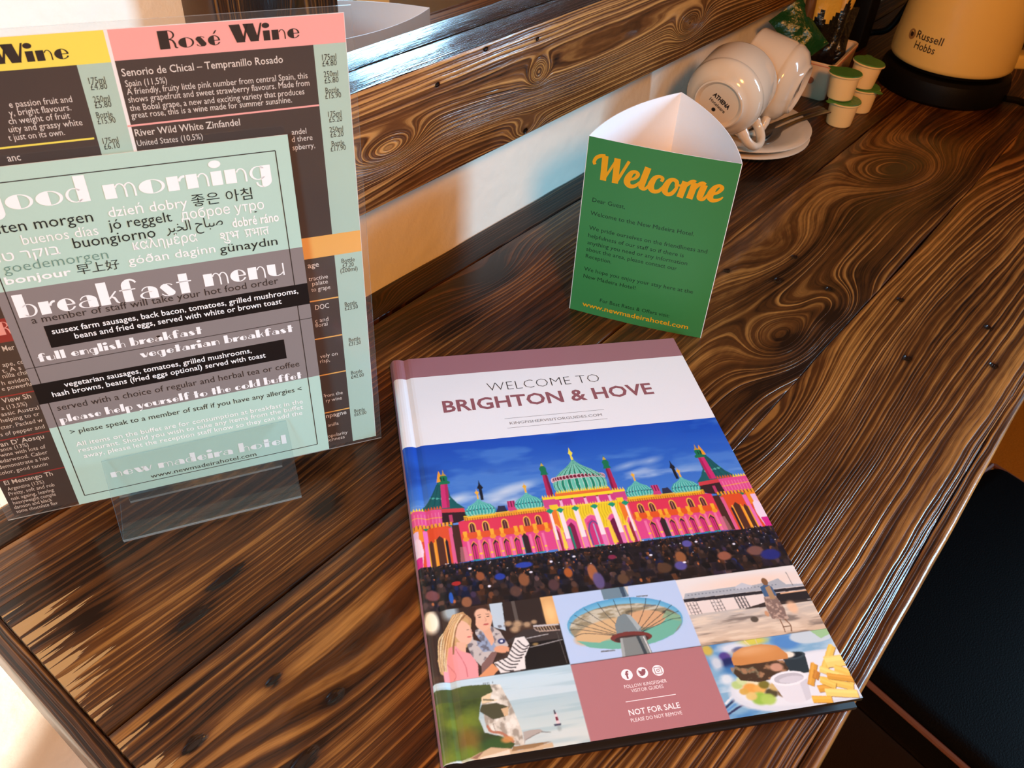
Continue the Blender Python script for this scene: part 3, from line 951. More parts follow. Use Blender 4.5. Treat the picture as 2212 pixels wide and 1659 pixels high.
for t, x0, x1, y, sz in (('Senorio de Chical \u2013 Tempranillo Rosado', 115.2, 184.0, 256.5, 5.0), ('Spain (11,5%)', 115.6, 132.8, 251.7, 4.3),
                         ('A friendly, fruity little pink number from central Spain, this', 115.4, 194.3, 248.0, 4.3), ('shows grapefruit and sweet strawberry flavours. Made from', 115.2, 194.8, 244.3, 4.3),
                         ('the Bobal grape, a new and exciting variety that produces', 115.0, 192.0, 240.3, 4.3), ('great rose, this is a wine made for summer sunshine.', 114.8, 185.8, 236.8, 4.3),
                         ('River Wild White Zinfandel', 114.6, 160.8, 228.0, 5.0), ('United States (10,5%)', 114.4, 143.1, 223.1, 4.3), ('andel', 183.9, 190.9, 220.1, 4.3), ('d there', 183.5, 193.5, 216.3, 4.3), ('spberry,', 183.4, 194.3, 211.9, 4.3),
                         ('e passion fruit and', 68.5, 93.0, 247.1, 4.3), ('y, bright flavours.', 67.4, 91.7, 243.4, 4.3), ('ch weight of fruit', 66.2, 90.3, 239.7, 4.3), ('uity and grassy white', 65.2, 94.4, 236.0, 4.3), ('t just on its own.', 64.0, 86.3, 232.2, 4.3),
                         ('anc', 60.8, 66.0, 222.5, 5.0), ('age', 183.6, 189.6, 140.8, 5.0), ('tractive', 183.2, 193.7, 132.1, 4.2), ('palate', 184.8, 193.4, 128.7, 4.2), ('to grape', 183.9, 194.4, 124.6, 4.2), ('DOC', 184.8, 192.6, 111.6, 5.0),
                         ('c and', 183.9, 191.4, 102.5, 4.2), ('floral', 183.7, 190.6, 99.1, 4.2), ('vely on', 184.2, 194.5, 75.4, 4.2), ('risp,', 183.8, 189.6, 71.6, 4.2), ('s', 183.5, 184.6, 44.4, 4.2), ('rom the', 184.4, 195.1, 43.3, 4.2), ('ry wine', 184.4, 194.2, 39.0, 4.2),
                         ('npagne', 183.3, 196.1, 25.7, 5.0), ('anilla', 183.8, 190.5, 17.7, 4.2), ('opularity', 183.0, 195.5, 8.0, 4.2), ('ichness', 182.7, 193.4, 4.4, 4.2),
                         ('Mer', 29.0, 34.4, 119.5, 5.0), ('ape, co', 26.0, 36.0, 109.7, 4.2), ('t. A s', 24.8, 33.5, 105.9, 4.2), ('nilla cha', 23.9, 35.6, 102.4, 4.2), ('h eviden', 22.3, 34.6, 97.9, 4.2), ('e powerfu', 21.2, 35.0, 94.2, 4.2),
                         ('View Sh', 19.0, 32.6, 85.9, 5.0), ('a (13,5%)', 17.2, 29.4, 81.3, 4.2), ('assic Austral', 15.9, 34.0, 77.0, 4.2), ('helping to cr', 14.6, 33.2, 72.7, 4.2), ('cter. Packed w', 13.0, 33.4, 67.9, 4.2), ('s of pepper and', 11.5, 33.0, 63.0, 4.2),
                         ("an D' Aosqu", 9.3, 30.8, 55.6, 5.0), ('ance (13%)', 8.2, 22.0, 52.0, 4.2), ('wine with lots of', 7.0, 29.6, 48.0, 4.2), ('edarwood. Caber', 5.5, 29.4, 43.6, 4.2), ('demonstrate a han', 3.7, 28.8, 39.2, 4.2), ('color, good tannin', 2.4, 27.0, 34.6, 4.2),
                         ('El Mestengo Th', 2.7, 27.4, 26.0, 5.0), ('Argentina (13%)', 2.8, 21.6, 21.2, 4.2), ('Pretty, soft and rob', 2.3, 26.0, 17.1, 4.2), ('oak ageing, leaving', 2.2, 24.6, 13.0, 4.2), ('heavyweight comple', 2.3, 24.6, 9.2, 4.2), ('damson and black', 1.8, 21.6, 5.4, 4.2), ('some chocolate flav', 1.9, 23.6, 1.7, 4.2)):
    sh.text(t, x0, y, x1, sz, K_cream, 4, bold=0.006 if sz > 4.5 else 0.0)
sh.deco('Red', 29.6, 129.6, 47.0, 4.5, K_pink, 4)
for t, x0, x1, y in (('175ml', 201.9, 208.4, 255.9), ('\u00a34.80', 201.7, 208.4, 253.0), ('250ml', 201.9, 208.6, 247.7), ('\u00a35.80', 202.0, 208.6, 244.6), ('Bottle', 202.0, 208.4, 239.6), ('\u00a315.90', 201.6, 209.2, 236.8),
                     ('175ml', 202.2, 208.6, 227.4), ('\u00a35.20', 202.4, 208.8, 224.5), ('250ml', 202.2, 208.8, 219.2), ('\u00a36.20', 202.4, 208.8, 216.4), ('Bottle', 202.6, 208.8, 211.6), ('\u00a317.90', 201.8, 209.4, 208.8),
                     ('175ml', 101.5, 108.1, 254.4), ('\u00a34.80', 101.6, 108.2, 251.6), ('250ml', 101.3, 108.0, 245.9), ('\u00a35.80', 101.3, 108.0, 243.2), ('Bottle', 100.8, 107.4, 238.5), ('\u00a315.90', 100.6, 108.0, 235.6), ('175ml', 100.5, 107.0, 226.0), ('\u00a36.10', 100.4, 107.0, 223.2),
                     ('Bottle', 202.0, 209.2, 140.6), ('\u00a37.20', 202.3, 208.4, 137.4), ('(200ml)', 200.8, 210.4, 134.2), ('Bottle', 201.5, 208.4, 110.6), ('\u00a323.50', 201.3, 208.8, 107.6), ('Bottle', 201.9, 208.6, 83.8), ('\u00a331.50', 201.7, 208.8, 80.6),
                     ('Bottle', 201.4, 208.2, 57.8), ('\u00a342.00', 201.2, 209.0, 54.4), ('Bottle', 201.1, 207.8, 25.2), ('\u00a365.00', 200.9, 208.6, 22.0)):
    sh.text(t, x0, y, x1, 4.2, K_text, 4)
sh.build('printed_sheet', wine)
M_lam = sheet_glass('laminate_film', (0.985, 0.985, 0.985), 0.10, 1.46, 0.02, (0.85, 0.85, 0.85))
M_lame = sheet_glass('laminate_film_edge', (0.85, 0.87, 0.87), 0.2, 1.46, 0.35, (0.82, 0.84, 0.85))
sh = Sheet(wf, 0.03)
w0, w1, h0, h1, tt = -4.0, 217.0, -2.7, 280.6, 0.35
vs = [(x, y, h) for h in (tt, -tt) for x, y in ((w0, h0), (w1, h0), (w1, h1), (w0, h1))]
fs = [(0, 1, 2, 3), (7, 6, 5, 4), (0, 4, 5, 1), (1, 5, 6, 2), (2, 6, 7, 3), (3, 7, 4, 0)]
P = [wf(*q) for q in vs]
me = mesh_from('laminate_film', [(a / 1000, c / 1000, e / 1000) for a, c, e in P], fs, [M_lam, M_lame], [0, 0, 1, 1, 1, 1])
new_obj('laminate_film', me, wine)

# ------------------------------------------------------------------ guide book: pictures painted procedurally
class Canvas:
    """small software painter in millimetres (y up), colours 0-255"""
    def __init__(s, w, h, ppm):
        s.w, s.h, s.k = w, h, ppm
        s.W, s.H = int(round(w * ppm)), int(round(h * ppm))
        s.a = np.zeros((s.H, s.W, 3), np.float32)
        s.X = (np.arange(s.W) + .5) / ppm
        s.Y = (np.arange(s.H) + .5) / ppm

    def win(s, x0, x1, y0, y1):
        i0, i1 = max(0, int(x0 * s.k) - 1), min(s.W, int(x1 * s.k) + 2)
        j0, j1 = max(0, int(y0 * s.k) - 1), min(s.H, int(y1 * s.k) + 2)
        return slice(j0, j1), slice(i0, i1)

    def blend(s, wj, wi, mask, col):
        t = s.a[wj, wi]
        c = np.array(col, np.float32)
        t += (c - t) * mask[..., None]

    def poly(s, pts, col, al=1.0):
        P = np.array(pts, float)
        wj, wi = s.win(P[:, 0].min(), P[:, 0].max(), P[:, 1].min(), P[:, 1].max())
        x, y = np.meshgrid(s.X[wi], s.Y[wj])
        if x.size == 0:
            return
        ins = np.zeros(x.shape, bool)
        n = len(P)
        for i in range(n):
            (ax, ay), (bx, by) = P[i], P[(i + 1) % n]
            if ay == by:
                continue
            c = ((ay > y) != (by > y)) & (x < (bx - ax) * (y - ay) / (by - ay) + ax)
            ins ^= c
        s.blend(wj, wi, ins * np.float32(al), col)

    def rect(s, x0, y0, x1, y1, col, al=1.0):
        s.poly([(x0, y0), (x1, y0), (x1, y1), (x0, y1)], col, al)

    def ell(s, cx, cy, rx, ry, col, al=1.0, soft=0.0, rot=0.0):
        m = max(rx, ry) * (1 + 2 * soft)
        wj, wi = s.win(cx - m, cx + m, cy - m, cy + m)
        x, y = np.meshgrid(s.X[wi] - cx, s.Y[wj] - cy)
        if x.size == 0:
            return
        if rot:
            c, q = math.cos(math.radians(rot)), math.sin(math.radians(rot))
            x, y = x * c + y * q, -x * q + y * c
        d = np.sqrt((x / rx) ** 2 + (y / ry) ** 2)
        mask = np.clip((1 + soft - d) / (2 * soft), 0, 1) if soft > 0 else (d < 1)
        s.blend(wj, wi, (mask * al).astype(np.float32), col)

    def stroke(s, pts, w, col, al=1.0, n=6):
        P = [(p[0], p[1], p[2] if len(p) > 2 else w) for p in pts]
        for q in ribbon(P, n):
            s.poly(q, col, al)

    def vgrad(s, x0, y0, x1, y1, c0, c1, al=1.0):
        wj, wi = s.win(x0, x1, y0, y1)
        x, y = np.meshgrid(s.X[wi], s.Y[wj])
        m = ((x >= x0) & (x < x1) & (y >= y0) & (y < y1)).astype(np.float32) * al
        t = np.clip((y - y0) / (y1 - y0), 0, 1)[..., None]
        c = np.array(c0, np.float32) * (1 - t) + np.array(c1, np.float32) * t
        a = s.a[wj, wi]
        a += (c - a) * m[..., None]

    def fbm(s, sx, sy, seed, octv=4):
        r = np.random.RandomState(seed)
        out, amp, tot = np.zeros((s.H, s.W), np.float32), 1.0, 0.0
        for o in range(octv):
            nx, ny = max(2, int(s.w / sx * 2 ** o) + 2), max(2, int(s.h / sy * 2 ** o) + 2)
            g = r.rand(ny, nx).astype(np.float32)
            fx, fy = np.linspace(0, nx - 1.001, s.W), np.linspace(0, ny - 1.001, s.H)
            ix, iy = fx.astype(int), fy.astype(int)
            tx, ty = fx - ix, fy - iy
            tx, ty = tx * tx * (3 - 2 * tx), (ty * ty * (3 - 2 * ty))[:, None]
            a = g[iy][:, ix] * (1 - tx) + g[iy][:, ix + 1] * tx
            b = g[iy + 1][:, ix] * (1 - tx) + g[iy + 1][:, ix + 1] * tx
            out += amp * (a * (1 - ty) + b * ty)
            tot += amp
            amp *= .5
        return out / tot

    def mask(s, x0, y0, x1, y1):
        return ((s.X >= x0) & (s.X < x1))[None, :] & ((s.Y >= y0) & (s.Y < y1))[:, None]

    def over(s, m, col, al):
        c = np.array(col, np.float32)
        s.a += (c - s.a) * (m * al)[..., None]


PPM = 6.0
CV = Canvas(216, 212, PPM)


def paint_pavilion(c):
    R = np.random.RandomState(4)
    m = c.mask(0, 84.5, 216, 212)
    c.vgrad(0, 84, 216, 212, (96, 140, 208), (22, 78, 190))
    c.vgrad(0, 150, 216, 212, (70, 124, 206), (20, 74, 186))
    n = c.fbm(55, 22, 3)
    c.over(m, (16, 58, 150), np.clip((n - .52) * 4, 0, .75))
    n2 = c.fbm(34, 9, 8, 5)
    band = np.exp(-((c.Y - 160) / 17.0) ** 2)[:, None]
    c.over(m, (176, 196, 228), np.clip((n2 - .50) * 5, 0, .8) * band)
    n3 = c.fbm(40, 14, 12, 4)
    c.over(m, (96, 146, 216), np.clip((n3 - .56) * 4, 0, .5))
    for cx, cy, rx, ry, a in ((30, 163, 7, 3, .9), (60, 165, 11, 3.4, .85), (52, 159, 6, 2.4, .8), (70, 168, 9, 2.6, .6), (62, 157, 5, 1.8, .8), (142, 176, 8, 2, .6), (158, 178, 6, 2.2, .6), (150, 170, 9, 2, .4)):
        c.ell(cx, cy, rx, ry, (206, 216, 232), a, 0.9, 14)
    PK, MG, RD, OR, GO, YE, TE, DT, DK = (224, 76, 140), (204, 44, 112), (222, 52, 84), (224, 84, 36), (236, 158, 40), (246, 214, 40), (62, 172, 164), (24, 92, 96), (52, 32, 38)

    def mirrorx(f):
        def g(pts, *a, **k):
            return f([(215 - x, y) for x, y in pts], *a, **k)
        return g

    for side in (0, 1):
        po = c.poly if side == 0 else mirrorx(c.poly)
        mx = (lambda x: x) if side == 0 else (lambda x: 215 - x)
        # concave tent roof with finial, minaret in front of it
        po([(18.6, 178), (24.5, 178), (25.2, 166), (28.5, 160), (33, 155), (5, 156.5), (11, 163), (15, 170)], DT)
        for k in range(5):
            c.ell(mx(14.4 + k * 2.4), 165.6 - k * .45, .9, .8, (120, 206, 190), .9)
        po([(12.6, 166.6), (24.6, 164.0), (24.4, 163.3), (12.4, 165.8)], (70, 160, 150))
        for k in range(4):
            po([(9 + k * 4.2, 157), (10.2 + k * 4.2, 157), (18.2 + k * 1.0, 176), (17.6 + k * 1.0, 176)], (18, 74, 80), .7)
        po([(18.2, 178.4), (22.6, 178.4), (21.6, 184), (20.4, 188), (19.4, 184)], GO)
        po([(20.4, 176.6), (24.8, 176.6), (23.8, 157), (19.0, 157)], MG)
        po([(22.9, 176.6), (24.8, 176.6), (23.8, 157), (22.1, 157)], (168, 26, 84), .8)
        po([(19.6, 176.2), (26.2, 176.2), (26.6, 178), (25, 179), (25.4, 182), (24.4, 183.4), (21, 183.4), (20.4, 182), (20.8, 179), (19.2, 178)], (24, 116, 78))
        po([(20.8, 179.2), (21.6, 179.2), (21.6, 182), (20.8, 182)], (10, 40, 44)); po([(22.6, 179.2), (23.4, 179.2), (23.4, 182), (22.6, 182)], (10, 40, 44))
        po([(20.8, 183.4), (25, 183.4), (23.8, 185), (23.1, 188.6), (22.6, 185)], (190, 150, 50))
        # end block
        po([(-1, 144), (18.4, 144), (18.6, 156), (-1, 157.6)], PK)
        po([(-1, 151.6), (18.4, 150.0), (18.4, 149.4), (-1, 151)], GO)
        po([(17.6, 143.6), (27.6, 144.6), (33, 147), (33, 152.4), (18.4, 153.6)], DK)
        po([(18.2, 153.4), (32.6, 152.2), (32, 155.2), (18.4, 156.4)], (206, 60, 70))
        po([(22.4, 145), (24.4, 145), (24.4, 151), (22.4, 151)], (200, 60, 110), .9)
        for k in range(11):
            po([(-.8 + k * 1.8, 156.6), (.8 + k * 1.8, 156.6), (0 + k * 1.8, 159.2)], YE if k < 5 else OR)
        for k in range(9):
            po([(-.6 + k * 2.1, 146), (-.1 + k * 2.1, 146), (-.1 + k * 2.1, 154), (-.6 + k * 2.1, 154)], (246, 160, 190), .55)
        po([(-1, 114.4), (24, 114.8), (22.4, 143.4), (-1, 144.6)], (222, 78, 40))
        po([(-1, 133), (5.4, 133), (5.4, 144), (-1, 144)], (240, 140, 36))
        for k in range(11):
            po([(-.8 + k * 2.3, 142.6), (.5 + k * 2.3, 142.6), (.5 + k * 2.3, 145.6), (-.8 + k * 2.3, 145.6)], GO)
            po([(.5 + k * 2.3, 142.6), (1.0 + k * 2.3, 142.6), (1.0 + k * 2.3, 145.2), (.5 + k * 2.3, 145.2)], DK, .8)
        po([(5.6, 142.6), (9.6, 143.6), (7.6, 140.8)], (20, 120, 84)); po([(20.6, 143.4), (23.4, 143.4), (22, 141.6)], (20, 120, 84))
        for x, w, cc in ((-1, 3.4, (232, 190, 226)), (5.2, 2.6, (232, 110, 180)), (20.4, 2.2, (222, 92, 140))):
            po([(x, 114), (x + w, 114), (x + w + .4, 141), (x + .4, 141)], cc)
        po([(-1, 114), (3, 114), (4.6, 126), (3.8, 134), (1.6, 136), (-1, 134)], (240, 214, 232))
        po([(-1, 114), (3, 114), (3.4, 122), (-1, 122)], (214, 40, 140))
        for x, w, h in ((8.2, 2.6, 134), (12.6, 4.4, 136)):
            po([(x, 114.4), (x + w, 114.4), (x + w, h - 2.4), (x + w * .5, h), (x, h - 2.6)], (80, 44, 34))
            po([(x - .9, 114.4), (x - .1, 114.4), (x - .1, h - 2), (x - .9, h - 2)], GO)
            po([(x + w + .1, 114.4), (x + w + 1.0, 114.4), (x + w + 1.0, h - 2), (x + w + .1, h - 2)], (246, 170, 60))
        po([(17.6, 114.6), (19.4, 114.6), (19.4, 131), (18.4, 133), (17.6, 131)], (40, 30, 40))
        # wing
        po([(22.6, 115), (28.4, 115), (28.8, 143), (22.8, 143)], (72, 40, 34))
        po([(27.2, 115.4), (82, 116.4), (82, 147), (32, 146), (27.2, 144.6)], RD)
        po([(27.4, 115.4), (82, 116.4), (82, 131), (27.6, 131)], (222, 70, 134))
        po([(24.6, 115), (30, 115.2), (29, 126), (25.6, 126)], (206, 130, 140), .6)
        po([(27.6, 131.2), (82, 131.2), (82, 136.0), (27.6, 135.6)], OR)
        po([(31, 145.2), (82, 145.8), (82, 149.4), (31, 147.8)], GO)
        for k in range(34):
            po([(31.4 + k * 1.5, 144.6), (31.9 + k * 1.5, 144.6), (31.9 + k * 1.5, 147.4), (31.4 + k * 1.5, 147.4)], (150, 84, 20), .8)
        po([(31, 148.2), (82, 149.2), (82, 149.8), (31, 148.8)], YE)
        for x in (34.9, 43.0, 54.6, 68.0, 75.2):
            po([(x - 2.1, 135.8), (x + 2.1, 135.8), (x + 2.1, 141), (x + 1.4, 143), (x, 143.8), (x - 1.4, 143), (x - 2.1, 141)], (240, 176, 70))
            po([(x - 1.5, 135.8), (x + 1.5, 135.8), (x + 1.5, 140.8), (x + .9, 142.2), (x, 142.9), (x - .9, 142.2), (x - 1.5, 140.8)], (86, 40, 44))
            po([(x - .15, 136), (x + .15, 136), (x + .15, 142), (x - .15, 142)], (220, 140, 120))
        for x in (30.0, 38.0, 46.0, 52.0, 60.4, 64.0, 72.0, 79.0):
            po([(x - .9, 131), (x + .9, 131), (x + 1.2, 137), (x - 1.2, 137)], (244, 172, 44))
            c.ell(mx(x), 131.2, 1.8, 1.6, (238, 150, 40))
        for x in (34.0, 40.4, 46.8, 53.1, 59.4, 71.8):
            po([(x - 2.0, 115.8), (x + 2.0, 115.8), (x + 2.0, 126.5), (x, 129.6), (x - 2.0, 126.5)], (240, 140, 70))
            po([(x - 1.6, 115.8), (x + 1.6, 115.8), (x + 1.6, 126.2), (x, 128.6), (x - 1.6, 126.2)], (38, 34, 44))
            po([(x - 1.2, 116.2), (x + 1.5, 116.2), (x + 1.5, 125.4), (x + .2, 127.0), (x - 1.2, 125.0)], (206, 46, 116))
            po([(x - .1, 116.2), (x + .15, 116.2), (x + .15, 126.8), (x - .1, 126.8)], (60, 20, 50))
            po([(x - 2.2, 115.2), (x + 2.0, 115.2), (x + 2.0, 116), (x - 2.2, 116)], (40, 160, 156))
        po([(62.6, 116), (66.6, 116), (66.6, 128), (64.6, 131), (62.6, 128)], DK)
        po([(62.6, 116), (63.0, 116), (63.0, 128), (62.6, 128)], (60, 160, 140))
        for x in (30.8, 37.2, 43.6, 50.0, 56.3, 62.0, 68.0, 75.6):
            po([(x - .75, 115.6), (x + .75, 115.6), (x + .75, 129.6), (x - .75, 129.6)], (238, 116, 164))
            po([(x - .8, 119), (x + .8, 119), (x + .8, 120.4), (x - .8, 120.4)], (246, 190, 60))
        # chimney and dark minaret behind the wing
        po([(58.5, 149), (64, 149), (63.6, 157), (59, 157)], (206, 60, 120))
        for k in range(3):
            po([(59.2 + k * 1.7, 152), (59.9 + k * 1.7, 152), (59.9 + k * 1.7, 157), (59.2 + k * 1.7, 157)], (120, 30, 70))
        po([(51, 149), (58, 149), (57, 153.6), (53, 153.8)], (48, 46, 70))
        po([(43.4, 160), (45.2, 160), (45.4, 169), (46.4, 170), (45, 173), (44.4, 177), (43.8, 173), (42.4, 170), (43.4, 169)], (28, 28, 40))
        # onion domes of the wing
        for cx, base, w, h in ((41.8, 147.8, 9.7, 11.6), (72.1, 148.6, 9.2, 12.0)):
            pts = []
            for q in np.linspace(0, 1, 20):
                if q < .55:
                    r = w * math.sin(math.radians(50 + 95 * q / .55 - 5)) ** .7 * (1 - .02)
                else:
                    t = (q - .55) / .45
                    r = w * (0.78 * (1 - t) ** 1.9 + .05)
                pts.append((r, base + h * q * 1.22))
            po([(cx + r, y) for r, y in pts] + [(cx - r, y) for r, y in pts[::-1]], TE)
            for k in range(-4, 5):
                f0, f1 = (k - .28) / 4.6, (k + .12) / 4.6
                po([(cx + r * f0, y) for r, y in pts] + [(cx + r * f1, y) for r, y in pts[::-1]], (150, 220, 208), .8)
                f0, f1 = (k + .12) / 4.6, (k + .34) / 4.6
                po([(cx + r * f0, y) for r, y in pts] + [(cx + r * f1, y) for r, y in pts[::-1]], (20, 120, 122), .8)
                c.ell(mx(cx + w * k / 4.7), base + 5.2 - abs(k) * .1, .45, .5, (52, 60, 90))
            for k in range(17):
                x = cx - w * .86 + k * w * 1.72 / 16
                po([(x - .35, base - .4), (x + .35, base - .4), (x + .1, base + 1.9)], (222, 206, 70))
            po([(cx - w * .86, base - 1.0), (cx + w * .86, base - 1.0), (cx + w * .9, base + .5), (cx - w * .9, base + .5)], (240, 188, 40))
            po([(cx - .6, base + 13.6), (cx + .6, base + 13.6), (cx + .5, base + 17), (cx + 1.4, base + 19), (cx + .3, base + 20), (cx, base + 22), (cx - .3, base + 20), (cx - 1.4, base + 19), (cx - .5, base + 17)], (236, 176, 50))
        # minaret beside the centre
        po([(85.2, 176), (88.2, 176), (88.8, 157), (84.6, 157)], (176, 34, 84))
        po([(86.9, 176), (88.2, 176), (88.8, 157), (87.2, 157)], (112, 18, 60), .8)
        po([(84.2, 175.4), (89.4, 175.4), (88.6, 178), (89, 181), (87.6, 183.4), (86.7, 187.4), (85.8, 183.4), (84.4, 181), (85, 178)], (24, 116, 78))
        po([(85.4, 183), (88, 183), (86.7, 186)], (200, 170, 60))
        po([(81, 148), (91, 148), (91, 157), (81, 157)], (206, 70, 130))
        for k in range(6):
            po([(80.8 + k * 1.7, 155.6), (82.2 + k * 1.7, 155.6), (81.5 + k * 1.7, 158.6)], YE)
        po([(80.8, 154.6), (91, 154.6), (91, 156.2), (80.8, 156.2)], YE)
    # centre rotunda
    po = c.poly
    po([(82, 114.5), (133, 114.5), (133, 148.5), (82, 148.5)], (216, 80, 150))
    po([(84, 128), (131, 128), (131, 150), (84, 150)], (240, 206, 40))
    for k in range(26):
        c.stroke([(88 + k * 1.7, 129), (89.2 + k * 1.7, 135), (88.4 + k * 1.7, 141), (89.4 + k * 1.7, 147)], .35, (196, 150, 20), .8, 4)
    po([(82.4, 130), (87.6, 130), (87.6, 146), (82.4, 146)], (236, 120, 40)); po([(127.4, 130), (132.6, 130), (132.6, 146), (127.4, 146)], (236, 120, 40))
    for x, w, col1, h in ((84.8, 1.7, (150, 40, 60), 134), (94.3, 3.4, (130, 24, 70), 138), (107.5, 4.6, (206, 50, 120), 139), (120.7, 3.4, (110, 20, 64), 138), (130.2, 1.7, (150, 40, 60), 134)):
        po([(x - w - 1, 114.6), (x + w + 1, 114.6), (x + w + 1, h - 3), (x + w * .5, h), (x, h + 1.2), (x - w * .5, h), (x - w - 1, h - 3)], (246, 190, 90))
        po([(x - w, 114.6), (x + w, 114.6), (x + w, h - 3.4), (x + w * .5, h - 1), (x, h), (x - w * .5, h - 1), (x - w, h - 3.4)], (226, 84, 150))
        po([(x - w * .8, 114.6), (x + w * .5, 114.6), (x + w * .5, h - 6), (x, h - 3), (x - w * .8, h - 6)], col1)
    po([(92, 115), (93, 115), (93, 131), (91.6, 133)], (30, 130, 110))
    c.stroke([(103.6, 116), (103.8, 128), (107.5, 134), (111.2, 128), (111.4, 116)], .9, (90, 80, 140), 1, 6)
    c.stroke([(107.5, 116), (107.5, 132)], .6, (150, 190, 220), .9)
    po([(104, 114.8), (111.6, 114.8), (111.6, 116), (104, 116)], (40, 170, 160))
    po([(116, 116), (119, 116), (118, 134), (116, 132)], (246, 210, 60), .9)
    po([(126.6, 116), (129, 116), (128.6, 130), (126.8, 130)], (246, 214, 70), .9)
    po([(86, 116), (88.4, 116), (88, 130), (86.4, 130)], (246, 214, 70), .9)
    for x in (90.0, 99.6, 111.6, 122.8, 131.4, 83.6):
        w = 1.35 if 86 < x < 129 else .8
        po([(x - w, 115), (x + w, 115), (x + w, 145), (x - w, 145)], (248, 226, 232))
        po([(x - w, 115), (x + w, 115), (x + w, 123), (x - w, 123)], (226, 96, 168), .8)
        po([(x - 2.6, 145.4), (x, 143.0), (x + 2.6, 145.4), (x, 147.4)], (24, 150, 110))
    po([(89, 148), (127, 148), (126, 154.4), (90, 154.4)], (210, 60, 130))
    for k in range(24):
        po([(88.6 + k * 1.6, 146.8), (89.8 + k * 1.6, 146.8), (89.2 + k * 1.6, 149.4)], (246, 216, 50))
    for x in (92, 99.5, 107.5, 115.5, 123):
        po([(x - .9, 148), (x + .9, 148), (x + .9, 153), (x - .9, 153)], (240, 180, 210))
        c.ell(x, 154, .9, 1.3, (120, 60, 40))
    po([(89, 153.8), (126, 153.8), (126, 156.6), (89, 156.6)], (248, 216, 40))
    po([(89.4, 156.4), (125.6, 156.4), (125, 159.6), (90, 159.6)], (232, 112, 50))
    # great dome
    pts = []
    for q in np.linspace(0, 1, 34):
        if q < .6:
            a = -28 + 88 * q / .6
            r = 17.4 * math.cos(math.radians(a)) ** .75
        else:
            t = (q - .6) / .4
            r = 17.4 * math.cos(math.radians(60)) ** .75 * (1 - t) ** 1.55 + .5
        pts.append((r, 159.4 + 27.6 * q))
    po([(107.5 + r, y) for r, y in pts] + [(107.5 - r, y) for r, y in pts[::-1]], (196, 226, 216))
    N = 10
    for k in range(-N, N):
        a0, a1 = k / N * 1.5, (k + .84) / N * 1.5
        f0, f1 = math.sin(a0), math.sin(a1)
        colr = (22, 132, 104) if k % 2 else (104, 196, 172)
        po([(107.5 + r * f0, y) for r, y in pts] + [(107.5 + r * f1, y) for r, y in pts[::-1]], colr)
        cxx = 107.5 + 17.2 * math.sin((k + .42) / N * 1.5)
        rx = 1.3 * math.cos((k + .42) / N * 1.5) + .15
        dy = 4.2 * (1 - math.cos((k + .42) / N * 1.5))
        c.ell(cxx, 171.6 - dy * .55, rx + .35, 1.9, (240, 196, 206))
        c.ell(cxx, 171.6 - dy * .55, rx, 1.4, (120, 24, 52))
    for k in range(22):
        po([(90.6 + k * 1.55, 158.6), (92 + k * 1.55, 158.6), (91.3 + k * 1.55, 161.6)], YE)
    po([(106.8, 186), (108.2, 186), (108, 190), (109, 192), (108, 194), (107.6, 197.4), (107, 194), (106, 192), (107, 190)], (246, 226, 60))
    c.stroke([(80, 149), (81, 156)], .5, DK, .5)
    # crowd
    m = c.mask(0, 84.5, 216, 114.4)
    c.rect(0, 84, 216, 114.6, (30, 25, 30))
    pal = [(58, 44, 46), (44, 36, 44), (80, 58, 50), (34, 44, 96), (96, 66, 54), (70, 52, 80), (50, 40, 40), (130, 76, 46), (42, 40, 58), (100, 74, 74), (30, 28, 34), (36, 34, 40)]
    for _ in range(1500):
        f = R.rand() ** 1.5
        y = 115.0 - 29 * f
        sz = .55 + 2.6 * f
        x = R.rand() * 218 - 1
        cc = pal[R.randint(len(pal))]
        q = .55 + .55 * R.rand()
        cc = [v * q for v in cc]
        c.poly([(x - sz * 1.3, y - sz * 2.6), (x + sz * 1.3, y - sz * 2.6), (x + sz * .9, y - sz * .6), (x - sz * .9, y - sz * .6)], [v * .62 for v in cc], .8)
        c.ell(x, y, sz * .62, sz * .8, cc, .9, .2)
        if R.rand() < .10:
            c.ell(x + sz * .4, y + sz * .1, sz * .24, sz * .4, (214, 118, 60), .8, .3)
        if R.rand() < .07 and f < .5:
            c.ell(x, y + sz * .9, .35, .3, (236, 232, 240), .95, .3)
    for x, y, rx, ry, cc in ((6, 95, 4, 3.4, (120, 70, 70)), (24, 88, 2.8, 3.4, (150, 96, 64)), (52, 91, 3.2, 3.6, (90, 62, 54)), (58, 98, 3, 4.4, (140, 86, 54)), (74, 92, 3.0, 3.8, (84, 56, 58)), (84, 99, 2.4, 3.2, (176, 92, 40)), (98, 97, 2.8, 6, (170, 100, 62)),
                             (114, 90, 3.2, 3.4, (92, 66, 48)), (140, 94, 4.4, 3.6, (84, 58, 42)), (152, 100, 3.2, 4.0, (150, 92, 56)), (178, 97, 4.2, 3, (150, 90, 70)), (198, 98, 5, 3.4, (120, 80, 72)), (206, 94, 6, 3.8, (40, 44, 120)), (45, 102, 3, 2.2, (40, 60, 160)),
                             (60, 108, 5, 2, (44, 66, 170)), (150, 94, 3.6, 3, (88, 80, 150)), (20, 101, 2.6, 1.5, (170, 40, 36)), (16, 92, 1.2, 3.6, (40, 92, 190)), (159, 109, 3, 2.4, (90, 84, 160)), (112, 106, 2.4, 1.6, (130, 40, 70)), (34, 104, 2.4, 3, (150, 84, 50)), (100, 91, 3.2, 5.6, (96, 82, 130))):
        c.ell(x, y, rx, ry, cc, .95, .16)
    for x, y in ((38, 96.5), (63, 102.5), (153, 96), (135, 104), (76, 108), (29, 110), (90, 109.6), (165, 109.5), (187, 104.6)):
        c.ell(x, y, .9, .7, (240, 236, 250), 1, .3)


